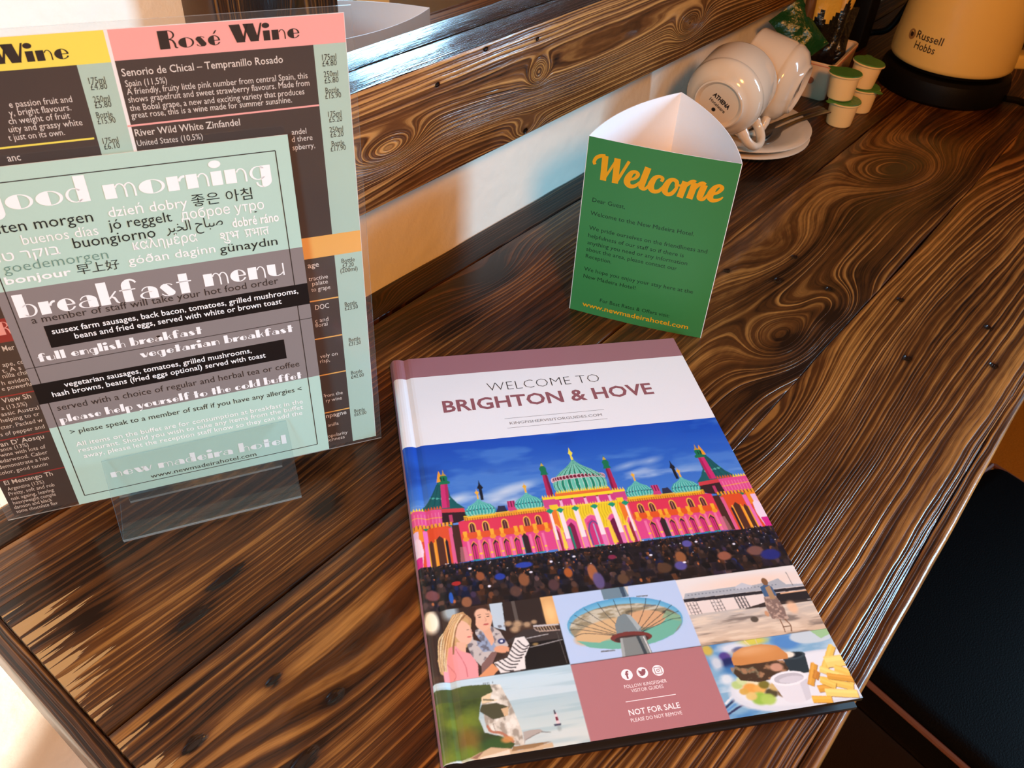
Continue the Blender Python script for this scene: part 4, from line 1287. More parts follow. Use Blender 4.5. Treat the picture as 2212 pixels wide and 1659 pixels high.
def paint_friends(c):
    m = c.mask(0, 42, 71.5, 85)
    c.rect(0, 42, 71.5, 85, (58, 42, 36))
    n = c.fbm(14, 10, 21)
    c.over(m, (104, 78, 58), np.clip((n - .5) * 3, 0, .7))
    c.ell(3.4, 78, 4, 7, (252, 236, 206), 1, .25); c.ell(14, 83, 4, 5, (176, 196, 206), .9, .4)
    c.poly([(36, 85), (43, 85), (42, 67), (36, 70)], (190, 206, 218)); c.poly([(43, 85), (64, 85), (64, 68), (42, 68)], (52, 40, 36))
    c.poly([(48, 85), (50, 85), (50, 70), (48, 70)], (92, 82, 76)); c.poly([(64.5, 85), (71.5, 85), (71.5, 67), (64.5, 67)], (222, 170, 110)); c.ell(68, 74, 3, 6, (250, 206, 140), .8, .6)
    for x, y, r in ((44, 71, 2), (49, 70, 2.6), (54, 69, 2), (47, 67, 2.4), (58, 70, 1.6)):
        c.ell(x, y, r, r * .8, (206, 170, 130), .8, .4)
    c.rect(47, 42, 71.5, 62, (26, 22, 22)); c.poly([(40, 60), (52, 66), (71.5, 64), (71.5, 58), (48, 58)], (60, 52, 50))
    c.stroke([(57, 67.4), (71, 66.4)], 1.0, (196, 190, 190)); c.stroke([(57, 66.4), (60, 63.8), (71, 63)], .6, (170, 150, 140)); c.stroke([(52, 60.6), (64, 61.4)], .4, (180, 176, 176)); c.stroke([(53, 55), (71, 57)], .5, (150, 146, 146))
    for k in range(7):
        c.stroke([(59 + k * 1.5, 66.4), (60 + k * 1.5, 63.2)], .3, (210, 180, 150))
    c.stroke([(69, 62), (70, 43)], .3, (90, 84, 80)); c.ell(56, 56.4, 1.6, .8, (160, 130, 80), .9, .4)
    # friend in the grey jacket
    c.poly([(23, 68.4), (28.4, 70.6), (34.6, 71.2), (38.8, 67), (41.8, 58), (38, 54), (34, 55.4), (26.4, 47), (22, 54), (20, 62)], (196, 186, 182))
    c.poly([(25, 66), (30, 68), (34, 62), (36, 56), (28, 56), (26, 60)], (150, 164, 190))
    nn = c.fbm(2.2, 2.2, 31, 2); c.over(c.mask(20, 46, 42, 71), (90, 84, 92), np.clip((nn - .55) * 6, 0, .7) * c.mask(20, 46, 42, 71) * (np.abs(c.a[..., 0] - 180) < 50))
    c.poly([(26, 49), (32, 55), (36, 56), (30, 46), (25, 43)], (132, 98, 92)); c.poly([(28.8, 70.8), (33.8, 70.8), (35, 62), (33, 59)], (228, 172, 140))
    c.ell(31.2, 76.2, 4.9, 7.4, (232, 178, 148), 1, 0, -6); c.ell(30.2, 82, 4.9, 4.2, (70, 46, 36)); c.poly([(25, 84), (28.4, 84), (26.8, 74), (25.6, 68), (28, 62), (24, 64), (23.6, 74)], (62, 40, 32))
    c.ell(30.9, 79.2, 4.0, 3.6, (234, 182, 152), 1, .1)
    c.ell(29.4, 77.4, .9, .35, (60, 40, 40)); c.ell(34.0, 77.2, .9, .35, (60, 40, 40)); c.stroke([(28.4, 78.6), (30.4, 78.9)], .35, (90, 60, 50)); c.stroke([(33, 78.8), (35, 78.5)], .35, (90, 60, 50)); c.stroke([(32.2, 77), (32.7, 74.8), (31.8, 74.5)], .35, (200, 140, 116)); c.ell(32.2, 72.4, 1.5, .5, (190, 84, 84))
    c.ell(38.6, 61, 2, 1.6, (34, 44, 96), 1, .2); c.ell(38.6, 61, .8, .7, (220, 226, 240)); c.ell(38, 56.2, 4.2, 2.2, (226, 160, 124), 1, .1, -10)
    # striped scarf over an arm
    sc = [(46, 61.8), (51, 62), (53, 56.5), (49, 50), (48, 43), (35, 42.6), (32.6, 49), (40, 51), (43, 56)]
    c.poly(sc, (232, 226, 222))
    for k in range(9):
        c.stroke([(33 + k * 1.75, 48.6 + k * 1.45), (37.5 + k * 1.6, 44 + k * 1.5), (42 + k * 1.4, 43 + k * 1.7)], .75, (62, 54, 58), .95)
    c.poly([(23, 42), (31.6, 48.8), (34.4, 45), (31, 42)], (222, 150, 104))
    # friend in pink
    c.poly([(21, 82), (15, 81), (10, 72), (7, 60), (4, 55), (4.6, 47), (8, 44), (12, 52), (16, 62), (20, 60), (24, 72), (24.6, 77)], (206, 164, 112))
    c.ell(19.4, 69.4, 4.6, 7.4, (236, 184, 158), 1, 0, 8); c.poly([(15, 64), (20, 63), (19, 57), (14, 57)], (232, 178, 150))
    c.poly([(7.6, 61), (14, 62), (16.5, 58.6), (21.4, 56), (24.2, 49.5), (23.4, 42), (6, 42), (6.2, 51)], (238, 156, 160))
    c.stroke([(14, 60), (17.6, 50), (18, 43)], .5, (206, 116, 124)); c.stroke([(7, 55), (12, 46), (11, 42.4)], .5, (214, 126, 132))
    for k in range(9):
        c.stroke([(20.6 - k * .5, 80.8), (15.4 - k * .7, 76 - k * .5), (11.5 - k * .7, 66), (8.6 - k * .5, 55), (7.8 - k * .4, 48)], .55, [(228, 192, 140), (190, 142, 92), (240, 210, 164), (158, 112, 74)][k % 4])
    c.stroke([(20, 81.4), (23.8, 77), (23.4, 73.6)], 1.6, (196, 150, 104)); c.stroke([(22, 80), (16.6, 74), (13.6, 64), (12.4, 57)], 1.0, (150, 106, 72)); c.stroke([(20.4, 80.6), (15.6, 73), (12.2, 62)], .7, (236, 206, 160))
    c.ell(22.0, 70.6, .75, .3, (70, 44, 40)); c.ell(22.0, 66.2, 1.2, .5, (206, 96, 96)); c.stroke([(23.2, 70.4), (24.3, 68.2), (23.2, 67.8)], .35, (206, 140, 120))


def paint_tower(c):
    c.rect(71.5, 42, 143.5, 85, (186, 206, 238))
    c.poly([(99.4, 85), (115, 85), (114, 78), (99.4, 78)], (112, 136, 150)); c.poly([(110, 85), (112.6, 85), (112.4, 78), (110.4, 78)], (60, 80, 100)); c.poly([(113, 85), (115.4, 85), (114, 79)], (210, 206, 200))
    c.ell(107.4, 62.4, 32.2, 15.6, (84, 160, 204), 1, 0, -2); c.ell(107.4, 62.0, 31.6, 14.4, (150, 206, 226), .5, .1, -2)
    c.ell(107.2, 60.6, 31.0, 13.2, (150, 138, 110), 1, .02, -2)
    n = c.fbm(7, 2.4, 41, 4); mm = c.mask(76, 62, 139, 74)
    c.over(mm, (206, 200, 180), np.clip((n - .52) * 6, 0, .9) * (np.abs(c.a[..., 0] - 150) < 25)); c.over(mm, (70, 66, 58), np.clip((.42 - n) * 6, 0, .8) * (np.abs(c.a[..., 2] - 110) < 30))
    c.ell(94, 58.4, 17, 6.6, (214, 178, 132), 1, .08, 12); c.ell(120, 62.6, 11.5, 5.4, (212, 166, 124), 1, .08, -6)
    c.poly([(78, 55), (84, 50), (96, 47), (107, 46.6), (120, 47.6), (131, 51), (138, 57.6), (138.6, 61), (134, 64), (126, 58), (114, 55.6), (100, 55), (90, 52)], (112, 180, 158)); c.poly([(138, 58), (138.6, 62), (132, 66), (128, 62)], (140, 176, 140), .8)
    c.ell(91, 56.6, 10, 3.4, (214, 178, 132), .9, .2, -8)
    for k in range(13):
        a = math.radians(200 - k * 17.5)
        ex, ey = 107.4 + 31.6 * math.cos(a), 62.8 + 14.8 * math.sin(a)
        bx = 107.6 + 7 * math.cos(a)
        c.stroke([(ex, ey), ((ex * .62 + bx * .38) + 2.2 * math.cos(a), ey * .55 + 56 * .45 + 1.6), (bx, 55 + 1.0 * math.sin(a))], .38, (46, 52, 60), .9)
    for x0, y0, x1 in ((118, 77.4, 124.6), (120, 70.6, 127.4), (89.4, 46.8, 97)):
        c.stroke([(x0, y0), (x1, y0 - .5)], .8, (110, 112, 116))
    c.poly([(101, 61), (104, 66), (108, 67.6), (111.4, 66), (114.8, 58), (114, 54), (100.6, 54)], (122, 136, 140)); c.poly([(109, 67), (111.4, 66), (114.8, 58), (112.6, 56)], (164, 176, 178))
    c.ell(107.8, 52.6, 11.4, 3.6, (118, 58, 54), 1, 0, -4); c.ell(107.8, 51.6, 9.4, 2.4, (72, 50, 48), 1, 0, -4)
    c.poly([(101.6, 53), (115.4, 52.6), (116.2, 42), (99.6, 42)], (128, 134, 132)); c.poly([(110.4, 53), (112.2, 53), (113.4, 42), (111.6, 42)], (60, 70, 76)); c.poly([(101.6, 53), (103, 53), (101.4, 42), (99.6, 42)], (164, 170, 168)); c.stroke([(114.4, 52), (115.4, 42)], .5, (226, 226, 222))


def paint_pier(c):
    m = c.mask(143.5, 41.5, 216, 85)
    c.vgrad(143.5, 41.5, 216.2, 85, (232, 208, 196), (232, 226, 222)); c.ell(186, 77, 26, 4, (244, 212, 192), .8, .6)
    c.vgrad(143.5, 41.5, 216.2, 61, (214, 186, 158), (196, 188, 180))
    n = c.fbm(18, 2.2, 51, 4); c.over(c.mask(143.5, 41.5, 216, 60), (112, 100, 92), np.clip((n - .54) * 5, 0, .75)); c.over(c.mask(143.5, 41.5, 216, 60), (236, 216, 192), np.clip((.44 - n) * 5, 0, .7))
    c.poly([(146, 75), (176, 75.4), (181, 77.2), (186, 74.6), (197, 75.6), (203, 77), (206, 72.4), (216.2, 71.4), (216.2, 70), (144, 71.6)], (172, 176, 182)); c.poly([(176, 75.4), (181, 77.2), (186, 74.6), (186, 73), (176, 73)], (196, 198, 204))
    for k in range(26):
        c.rect(147 + k * 2.1, 73.2 - k * .02, 147.9 + k * 2.1, 74.0 - k * .02, (106, 112, 124), .7)
    c.poly([(143.6, 71.6), (216.2, 69.6), (216.2, 67.4), (143.6, 69.4)], (46, 42, 46)); c.poly([(196, 67.6), (216.2, 67.2), (216.2, 61), (198, 60.4)], (44, 38, 38)); c.poly([(176, 60.4), (190, 63), (198, 62), (216.2, 60.6), (216.2, 59.6), (176, 60)], (60, 50, 46))
    c.stroke([(200, 67.0), (216, 66.9)], .6, (240, 190, 150))
    for x0 in (144.6, 158.6, 173):
        for k in range(4):
            c.stroke([(x0 + k * 1.9, 69), (x0 + .6 + k * 1.9, 60.8)], .4 if x0 < 170 else .8, (86, 80, 82))
        for k in range(3):
            c.stroke([(x0, 67 - k * 2.2), (x0 + 6, 66.8 - k * 2.2)], .3, (110, 104, 104))
    c.stroke([(209.4, 80.6), (209.6, 71)], .35, (110, 106, 106)); c.ell(178.6, 53, 2.2, 1.8, (88, 78, 68), 1, .15)
    c.ell(203, 57.4, 3, 4, (240, 190, 150), .8, .3)
    c.poly([(190.2, 72.6), (194, 74.6), (197.2, 72), (197.6, 66), (190, 64.6)], (72, 100, 134)); c.poly([(189.6, 66), (196.8, 66), (198.2, 57), (197, 50.2), (188.6, 51.8), (188.2, 59)], (134, 110, 100)); c.poly([(193, 72), (196, 73), (196, 64), (193, 64)], (170, 136, 100)); c.ell(194.4, 76, 1.8, 2.6, (130, 92, 62))
    nn = c.fbm(1.6, 1.6, 57, 2); c.over(c.mask(188.4, 50, 198, 66), (206, 176, 156), np.clip((nn - .55) * 6, 0, .8) * (np.abs(c.a[..., 0] - 134) < 14))
    c.stroke([(192.6, 51), (192.6, 46.4), (192.2, 42.6)], .7, (130, 90, 64)); c.stroke([(195.4, 50.6), (197, 46.4), (195.8, 42.6)], .7, (130, 90, 64)); c.stroke([(192.4, 46), (196.6, 46)], .6, (110, 76, 54)); c.ell(187, 55.4, 1.2, 1.8, (206, 150, 110), .9, .2)


def paint_burger(c):
    m = c.mask(143.5, 0, 216, 41.5)
    c.rect(143.5, 0, 216.2, 41.5, (132, 176, 206))
    n = c.fbm(16, 8, 61); c.over(m, (206, 222, 232), np.clip((n - .5) * 4, 0, .9) * (c.Y > 14)[:, None]); c.over(m, (70, 130, 190), np.clip((.42 - n) * 4, 0, .8))
    c.ell(145.6, 38.6, 3, 3, (214, 180, 70), .9, .3); c.ell(172, 40, 8, 2.2, (222, 208, 70), .9, .4); c.ell(160, 38, 8, 3, (226, 228, 236), .9, .4); c.ell(190, 37, 8, 4.6, (84, 138, 200), .95, .25); c.ell(206, 38.6, 13, 4.6, (198, 212, 220), 1, .06); c.poly([(206, 41.5), (216.2, 41.5), (216.2, 38), (210, 36)], (150, 196, 130), .8)
    c.ell(163, 36, 4, 2, (50, 70, 130), .9, .3); c.ell(153.6, 33.4, 3.2, 2.8, (84, 66, 140), 1, .2); c.ell(155, 29.6, 5, 3, (36, 42, 92), .95, .25); c.ell(148, 30.5, 3, 4, (214, 218, 224), .9, .4); c.ell(150, 21, 3.4, 3, (226, 232, 236), .9, .4); c.ell(157, 26, 8, 2.6, (60, 116, 176), .8, .4)
    for k in range(4):
        c.stroke([(144 - k, 8 - k * 2.2), (152, 13 - k * 2.4), (156, 13.6 - k * 3.0)], 1.1, ((230, 232, 238), (40, 46, 84), (96, 150, 206), (44, 40, 80))[k], .9)
    c.poly([(196, 29), (216.2, 30), (216.2, -1), (150, -1), (150, 2)], (132, 176, 206), .0)
    c.ell(196, 14, 48, 15.6, (216, 222, 230), 1, .03, 3); c.rect(143.4, -1, 150, 3, (96, 146, 190), .0)
    c.ell(197, 15, 45, 13.6, (228, 232, 238), 1, .05, 3); c.poly([(150, 0), (163, 0), (156, 6), (151, 10)], (100, 150, 190), .0)
    c.poly([(143.5, -1), (160, -1), (153, 6), (148, 12), (143.5, 14)], (104, 152, 190), .0)
    # dark sauce pot
    c.poly([(184, 27.8), (197, 28.6), (195, 18), (184.6, 18)], (46, 56, 62)); c.ell(190.5, 28.6, 6.8, 2.2, (62, 74, 80)); c.ell(190.2, 28.8, 5.6, 1.6, (34, 40, 46)); c.ell(188, 29.4, 3.4, 1.8, (240, 232, 214), 1, .2)
    # salad
    for x, y, r, q in ((154, 17, 3, (184, 208, 130)), (158, 19, 3.4, (206, 220, 160)), (163, 17, 3.6, (232, 226, 190)), (160, 14, 4, (230, 160, 70)), (165, 13, 3.4, (236, 176, 90)), (168, 15, 3, (120, 110, 40)), (163, 8, 4.6, (150, 190, 70)), (159, 10, 3, (226, 196, 120)), (170, 10, 3.4, (76, 66, 40)), (173, 13, 3, (206, 176, 110)), (176, 9, 3, (120, 90, 50)), (167, 7, 4, (176, 206, 96)), (156, 13, 2.4, (214, 170, 80))):
        c.ell(x, y, r, r * .75, q, .95, .2)
    # bun and filling
    c.poly([(154.6, 23.6), (157, 28), (170, 28.6), (184, 26.8), (184.6, 21), (178, 17.6), (166, 16.8), (157, 19)], (74, 54, 38))
    n2 = c.fbm(4, 3, 67, 3); c.over(c.mask(154, 17, 185, 28.6), (176, 132, 96), np.clip((n2 - .52) * 6, 0, .9) * (np.abs(c.a[..., 0] - 74) < 14)); c.over(c.mask(154, 19, 168, 27), (150, 150, 120), np.clip((n2 - .45) * 5, 0, .6) * (np.abs(c.a[..., 0] - 74) < 50)); c.ell(178.6, 23.4, 3.6, 2.4, (206, 156, 130), .95, .2)
    c.poly([(156.4, 28), (156.8, 32), (159, 35), (165, 37.4), (176, 37.8), (184, 35.6), (187.6, 30), (187, 27.4), (172, 27.2), (160, 27.4)], (204, 138, 78)); c.ell(170, 34.6, 10, 2.4, (226, 172, 120), .9, .6); c.ell(176, 31.6, 9, 3, (216, 150, 88), .6, .6)
    c.stroke([(169.4, 38), (167.4, 42)], .5, (232, 214, 170)); c.stroke([(174, 38), (174, 42)], .5, (214, 196, 150))
    # white pot
    c.poly([(172.4, 16.4), (192.2, 15.6), (189.4, 4.2), (184, 2.4), (178, 3.0), (175.4, 5)], (226, 226, 232)); c.ell(182.2, 16.4, 10, 4.0, (240, 240, 244)); c.ell(182.4, 16.4, 8.2, 2.9, (190, 188, 196)); c.ell(183.4, 15.6, 6.6, 1.9, (212, 210, 218)); c.poly([(187, 13), (192, 15), (189.4, 4.2), (186, 3)], (198, 198, 208), .6)
    # chips
    Y1, Y2, Y3 = (236, 196, 92), (246, 214, 120), (220, 160, 62)
    for a, b_, w, q in (((192, 11), (199.4, 22.4), 3.4, Y3), ((203, 18), (214, 31), 3.8, Y1), ((206, 22), (216, 22), 6.5, Y2), ((209, 18), (216, 14), 5, Y1), ((201, 19), (216, 9.5), 3.8, Y2), ((198.4, 13.4), (214, 6.4), 4.0, Y1), ((203, 14.6), (216, 10.6), 3.4, Y3), ((195, 8.4), (203, 8), 3.8, Y3), ((199, 12.6), (205, 8.4), 3.8, Y1), ((198, 6), (214.4, 2.6), 4.4, Y2), ((189.4, 3.4), (199.6, 1.8), 3.8, (234, 180, 70)), ((196, 14), (199, 18), 3, (198, 130, 50))):
        c.stroke([(a[0] + .25, a[1] - .45, w), (b_[0] + .25, b_[1] - .45, w)], w, (150, 96, 34), .8); c.stroke([(*a, w), (*b_, w)], w, q)
        c.stroke([(a[0], a[1] + w * .18, w * .35), (b_[0], b_[1] + w * .18, w * .35)], w * .3, [min(255, v + 16) for v in q], .8)
    c.rect(143.5, -1, 160, -.5, (90, 140, 180), 0)


def paint_cliff(c):
    m = c.mask(0, 0, 71.5, 42)
    c.vgrad(0, 0, 71.5, 42, (210, 216, 210), (196, 220, 232)); c.vgrad(0, 8, 71.5, 27, (202, 214, 210), (170, 196, 204), .8)
    n = c.fbm(50, 2.5, 71, 3); c.over(m, (140, 176, 188), np.clip((n - .55) * 2.2, 0, .35))
    c.poly([(33.5, 36.4), (37.4, 23.4), (39.8, 10), (39.6, 3.4), (35, 4), (23, 14.8), (22.6, 19), (22.6, 27.6), (28, 37.4)], (214, 206, 192))
    n2 = c.fbm(2.6, 3.6, 73, 4); mk = (np.abs(c.a[..., 0] - 214) < 6) & (np.abs(c.a[..., 2] - 192) < 6)
    c.over(mk, (150, 138, 124), np.clip((n2 - .55) * 6, 0, .8)); c.over(mk, (240, 234, 222), np.clip((.45 - n2) * 6, 0, .8))
    c.poly([(-1, 38.4), (6, 38), (18, 38.4), (28.4, 37.4), (29.2, 33.4), (26, 30), (22.6, 29), (21, 24), (20, 20), (21.8, 12.6), (29, 9.6), (35.4, 4.8), (33, 2.4), (12.5, 1.4), (-1, 0)], (84, 100, 42))
    mk = (np.abs(c.a[..., 0] - 84) < 4) & (np.abs(c.a[..., 2] - 42) < 4)
    n3 = c.fbm(12, 10, 77, 4); c.over(mk, (116, 132, 44), np.clip((n3 - .5) * 4, 0, .9)); c.over(mk, (50, 62, 34), np.clip((.46 - n3) * 4, 0, .9)); c.over(mk & (c.Y > 31)[:, None], (66, 76, 52), .6)
    c.ell(13.6, 10, 5, 6, (132, 100, 40), .8, .5); c.ell(12, 4, 4, 3, (110, 150, 44), .6, .5); c.ell(26, 6, 7, 3.4, (52, 84, 40), .9, .3)
    c.poly([(22.4, 27), (30, 27), (36, 23.8), (33, 19), (27, 18.4), (21, 23.6)], (76, 74, 52)); c.poly([(23, 31), (28.6, 33), (27, 29.6), (31.6, 28.2), (22.6, 27.6)], (232, 206, 166)); c.stroke([(23.6, 29.6), (29, 28.6)], .8, (110, 104, 80)); c.poly([(31.6, 23.4), (35.6, 24), (34.6, 19.6), (32.6, 19.4)], (212, 178, 138))
    c.stroke([(23.4, 16), (25, 12.6), (30, 10.8), (35, 5.6)], 1.4, (178, 116, 92)); c.ell(32, 7.4, 3, 1.6, (206, 140, 80), .9, .3); c.stroke([(26.4, 16.6), (27, 12.6)], .3, (120, 112, 100))
    c.poly([(12.5, 1.2), (23.5, 4.8), (32.8, 2.6), (36, 1.0), (53.2, 2.6), (53.4, .2), (16, -.6)], (206, 176, 140)); c.poly([(13, 1), (20, 3.6), (16, .2)], (150, 110, 90)); c.poly([(34, 3.6), (46, 3.4), (53, 3.0), (44, 1.4), (33, 1.4)], (150, 116, 80)); c.poly([(18, .6), (32, 2.4), (32, .2), (17, -.4)], (240, 214, 190))
    c.poly([(40.2, 9.8), (44, 10.4), (48.6, 10), (50, 8.6), (44, 7), (40.6, 5.6), (39.6, 3.4)], (176, 166, 158)); c.stroke([(49, 8.6), (53.6, 7.6)], .4, (110, 104, 100)); c.stroke([(40.6, 5.8), (48, 8.4)], .4, (120, 112, 106))
    c.poly([(57.1, 17.4), (58.4, 17.4), (59.0, 11.4), (57.2, 11.4)], (222, 200, 204)); c.poly([(57.1, 18.6), (58.0, 18.6), (58.2, 16.4), (57.2, 16.4)], (58, 40, 60)); c.poly([(57.3, 15), (58.5, 15), (58.7, 13), (57.3, 13)], (120, 36, 56)); c.poly([(55.8, 11.4), (59.6, 11.4), (59.2, 10.4), (56.0, 10.4)], (64, 62, 84)); c.ell(58, 9, 1.0, 1.4, (150, 160, 158), .7, .5)
    for x in (25, 26, 27, 27.8, 29.6):
        c.rect(x, 37.6, x + .35, 38.6, (60, 60, 62))


for _p in (paint_burger, paint_pier, paint_tower, paint_cliff, paint_friends, paint_pavilion):
    _s = CV.a.copy()
    _p(CV)
    if _p is not paint_pavilion:      # keep each picture inside its own field
        x0, y0, x1, y1 = {'paint_burger': (143.5, 0, 216, 41.4), 'paint_pier': (143.5, 41.4, 216, 84.6), 'paint_tower': (71.5, 41.6, 143.5, 84.8), 'paint_cliff': (0, 0, 71.5, 42.1), 'paint_friends': (0, 42.1, 71.5, 85)}[_p.__name__]
        mk = CV.mask(x0, y0, x1, y1)
        CV.a = np.where(mk[..., None], CV.a, _s)
    else:
        mk = CV.mask(0, 84.8, 216, 212)
        CV.a = np.where(mk[..., None], CV.a, _s)
CV.a[CV.mask(71.5, 0, 143.5, 41.7)] = (178, 118, 122)
MAUVE = (152, 104, 112)

M_print = bpy.data.materials.new('printed_pictures')
M_print.use_nodes = True
_nt = M_print.node_tree
_b = _nt.nodes['Principled BSDF']
_at = _nt.nodes.new('ShaderNodeVertexColor')
_at.layer_name = 'print'
_nt.links.new(_at.outputs['Color'], _b.inputs['Base Color'])
_b.inputs['Roughness'].default_value = 0.36
_b.inputs['Specular IOR Level'].default_value = 0.4
_b.inputs['Coat Weight'].default_value = 0.25
_b.inputs['Coat Roughness'].default_value = 0.12

BKW, BKH, BKT = 216.0, 302.0, 12.0
book = thing('guide_book', (-0.0002, -0.0002, 0), 'large hardback Brighton and Hove visitor guide lying flat on the counter front', 'book', rotz=math.radians(-40.05))


def cover_z(x):
    """profile of the front board (mm): rounded joint, pressed hinge groove, flat board"""
    return np.interp(x, [0, .6, 1.6, 3.2, 5.0, 6.4, 7.8, 9.0, 10.4, 12.0, 14.0, 216], [9.6, 10.9, 11.7, 12.0, 12.0, 11.8, 11.2, 10.75, 11.2, 11.8, 12.0, 12.0])


# fine grid carrying the printed colours
st_ = 0.36
xs = np.unique(np.concatenate([np.arange(0, 216, st_), [216.0]]))
ys = np.concatenate([np.arange(0, 211.9, st_), [212.0]])
XX, YY = np.meshgrid(xs, ys)
ppm = CV.k
k2 = 2
im = CV.a
lut = np.array([lin((v, v, v))[0] for v in range(256)], np.float32)
iml = lut[np.clip(im, 0, 255).astype(np.uint8)]
pad = np.pad(iml, ((1, 2), (1, 2), (0, 0)), 'edge')
fx, fy = np.clip(XX * ppm - .5, 0, CV.W - 1) , np.clip(YY * ppm - .5, 0, CV.H - 1)
ix, iy = fx.astype(int), fy.astype(int)
colr = np.zeros((*XX.shape, 3), np.float32)
for dj in (0, 1, 2):                  # box filter around the sample
    for di in (0, 1, 2):
        colr += pad[iy + dj, ix + di]
colr *= 0.9 / 9.0
nx, ny = len(xs), len(ys)
V = np.stack([XX, YY, cover_z(XX)], -1).reshape(-1, 3) / 1000.0
idx = np.arange(nx * ny).reshape(ny, nx)
F = np.stack([idx[:-1, :-1], idx[:-1, 1:], idx[1:, 1:], idx[1:, :-1]], -1).reshape(-1, 4)
# the rest of the front board: title field, band, edges and underside
K_mauve = ink('mauve', MAUVE, 0.36, 0.4, 0.25)
K_cover = ink('cover_white', (229, 226, 230), 0.36, 0.4, 0.25)
K_title = ink('title_mauve', (140, 84, 92), 0.36)
K_wht = ink('cover_lettering', (244, 232, 234), 0.4)
K_ink = ink('title_black', (48, 46, 50), 0.4)
K_greyl = ink('title_grey', (120, 118, 124), 0.4)
K_dk = ink('binding_dark', (22, 19, 22), 0.6)
xb = np.array([0, .6, 1.6, 3.2, 5.0, 6.4, 7.8, 9.0, 10.4, 12.0, 14.0, 60, 120, 180, 216])


def cfn(x, y, h):
    return (x, y, float(cover_z(x)) + h)


sh = Sheet(cfn, 0.03)


def field(y0, y1, m):
    vs = [(x, y) for y in (y0, y1) for x in xb]
    n = len(xb)
    sh.raw(vs, [[i, i + 1, n + i + 1, n + i] for i in range(n - 1)], m, 0)


field(212.0, 280.6, K_cover)
field(280.6, 302.0, K_mauve)
sh.text('WELCOME TO', 64.5, 259.3, 146.3, 12.9, K_ink, 2, bold=-0.022)
sh.text('BRIGHTON & HOVE', 30.9, 241.8, 181.4, 16.4, K_title, 2, bold=0.022)
sh.line(70.9, 230.1, 141, 230.1, .3, K_greyl, 2)
sh.line(71.2, 220.8, 141, 220.8, .3, K_greyl, 2)
sh.text('KINGFISHERVISITORGUIDES.COM', 73.6, 224.0, 138.1, 3.6, K_greyl, 2)
for x, y in ((99.2, 31.7), (107.5, 31.6), (116.0, 31.5)):
    sh.poly(ell(x, y, 3.0, 3.1, 0, 360, 28)[:-1], K_wht, 2)
sh.text('f', 98.3, 29.5, 100.4, 6.0, K_title, 3, bold=0.03)
sh.poly([(105.4, 30.2), (106.6, 30.3), (105.6, 31.2), (106.2, 31.3), (105.3, 32.4), (105.9, 32.4), (105.4, 33.3), (107.1, 32.4), (107.3, 32.3), (107.5, 33.2), (108.4, 33.6), (109.1, 33.3), (109.8, 33.4), (109.4, 32.8), (109.3, 31.6), (108.4, 30.2), (107.0, 29.7)], K_title, 3)
sh.polys(ring(116, 31.5, .85, .85, .32, .32, 0, 360, 20), K_title, 3)
for a in ((114.2, 33.3, 117.8, 33.3), (117.8, 33.3, 117.8, 29.7), (117.8, 29.7, 114.2, 29.7), (114.2, 29.7, 114.2, 33.3)):
    sh.line(*a, .32, K_title, 3)
sh.poly(ell(117.0, 32.6, .25, .25, 0, 360, 8)[:-1], K_title, 3)
sh.text('FOLLOW KINGFISHER', 95.9, 24.3, 118.6, 2.7, K_wht, 2)
sh.text('VISITOR GUIDES', 98.8, 21.6, 115.9, 2.7, K_wht, 2)
sh.line(94.3, 17.15, 120.8, 17.15, .35, K_wht, 2)
sh.text('NOT FOR SALE', 94.2, 9.8, 120.9, 4.3, K_wht, 2, bold=0.012)
sh.text('PLEASE DO NOT REMOVE', 94.1, 6.3, 120.7, 2.7, K_wht, 2)
nv = len(V)
verts = np.vstack([V, np.array(sh.v)])
mats = [M_print] + sh.mats
me = bpy.data.meshes.new('front_cover')
allf = [list(f) for f in F] + [[i + nv for i in f] for f in sh.f]
mi = [0] * len(F) + [m + 1 for m in sh.m]
# board edges and underside
ex = [(x, y) for x in xb for y in (0,)] + [(216, 302)] + [(x, 302) for x in xb[::-1]][1:]
n0 = len(verts)
extra = [(x / 1000, y / 1000, float(cover_z(x)) / 1000) for x, y in ex] + [(x / 1000, y / 1000, max(0.0093, float(cover_z(x)) / 1000 - 0.0024)) for x, y in ex]
ne = len(ex)
verts = np.vstack([verts, np.array(extra)])
mats.append(K_dk)
kd = len(mats) - 1
for i in range(ne):
    j = (i + 1) % ne
    allf.append([n0 + ne + i, n0 + ne + j, n0 + j, n0 + i]); mi.append(kd)
nb_ = len(xb)
for i in range(nb_ - 1):
    a, b2 = n0 + ne + i, n0 + ne + i + 1
    cc, dd = n0 + ne + (ne - 1 - i) - 1 + (1 if False else 0), n0 + ne + (ne - 1 - i)
    allf.append([a, dd, cc, b2]); mi.append(kd)
me.from_pydata(verts.tolist(), [], allf)
for q in mats:
    me.materials.append(q)
me.polygons.foreach_set('material_index', mi)
ca = me.color_attributes.new('print', 'FLOAT_COLOR', 'POINT')
cb = np.ones((len(verts), 4), np.float32)
cb[:nv, :3] = colr.reshape(-1, 3)
ca.data.foreach_set('color', cb.ravel())
me.polygons.foreach_set('use_smooth', [True] * len(F) + [False] * (len(allf) - len(F)))
me.update()
new_obj('front_cover', me, book)
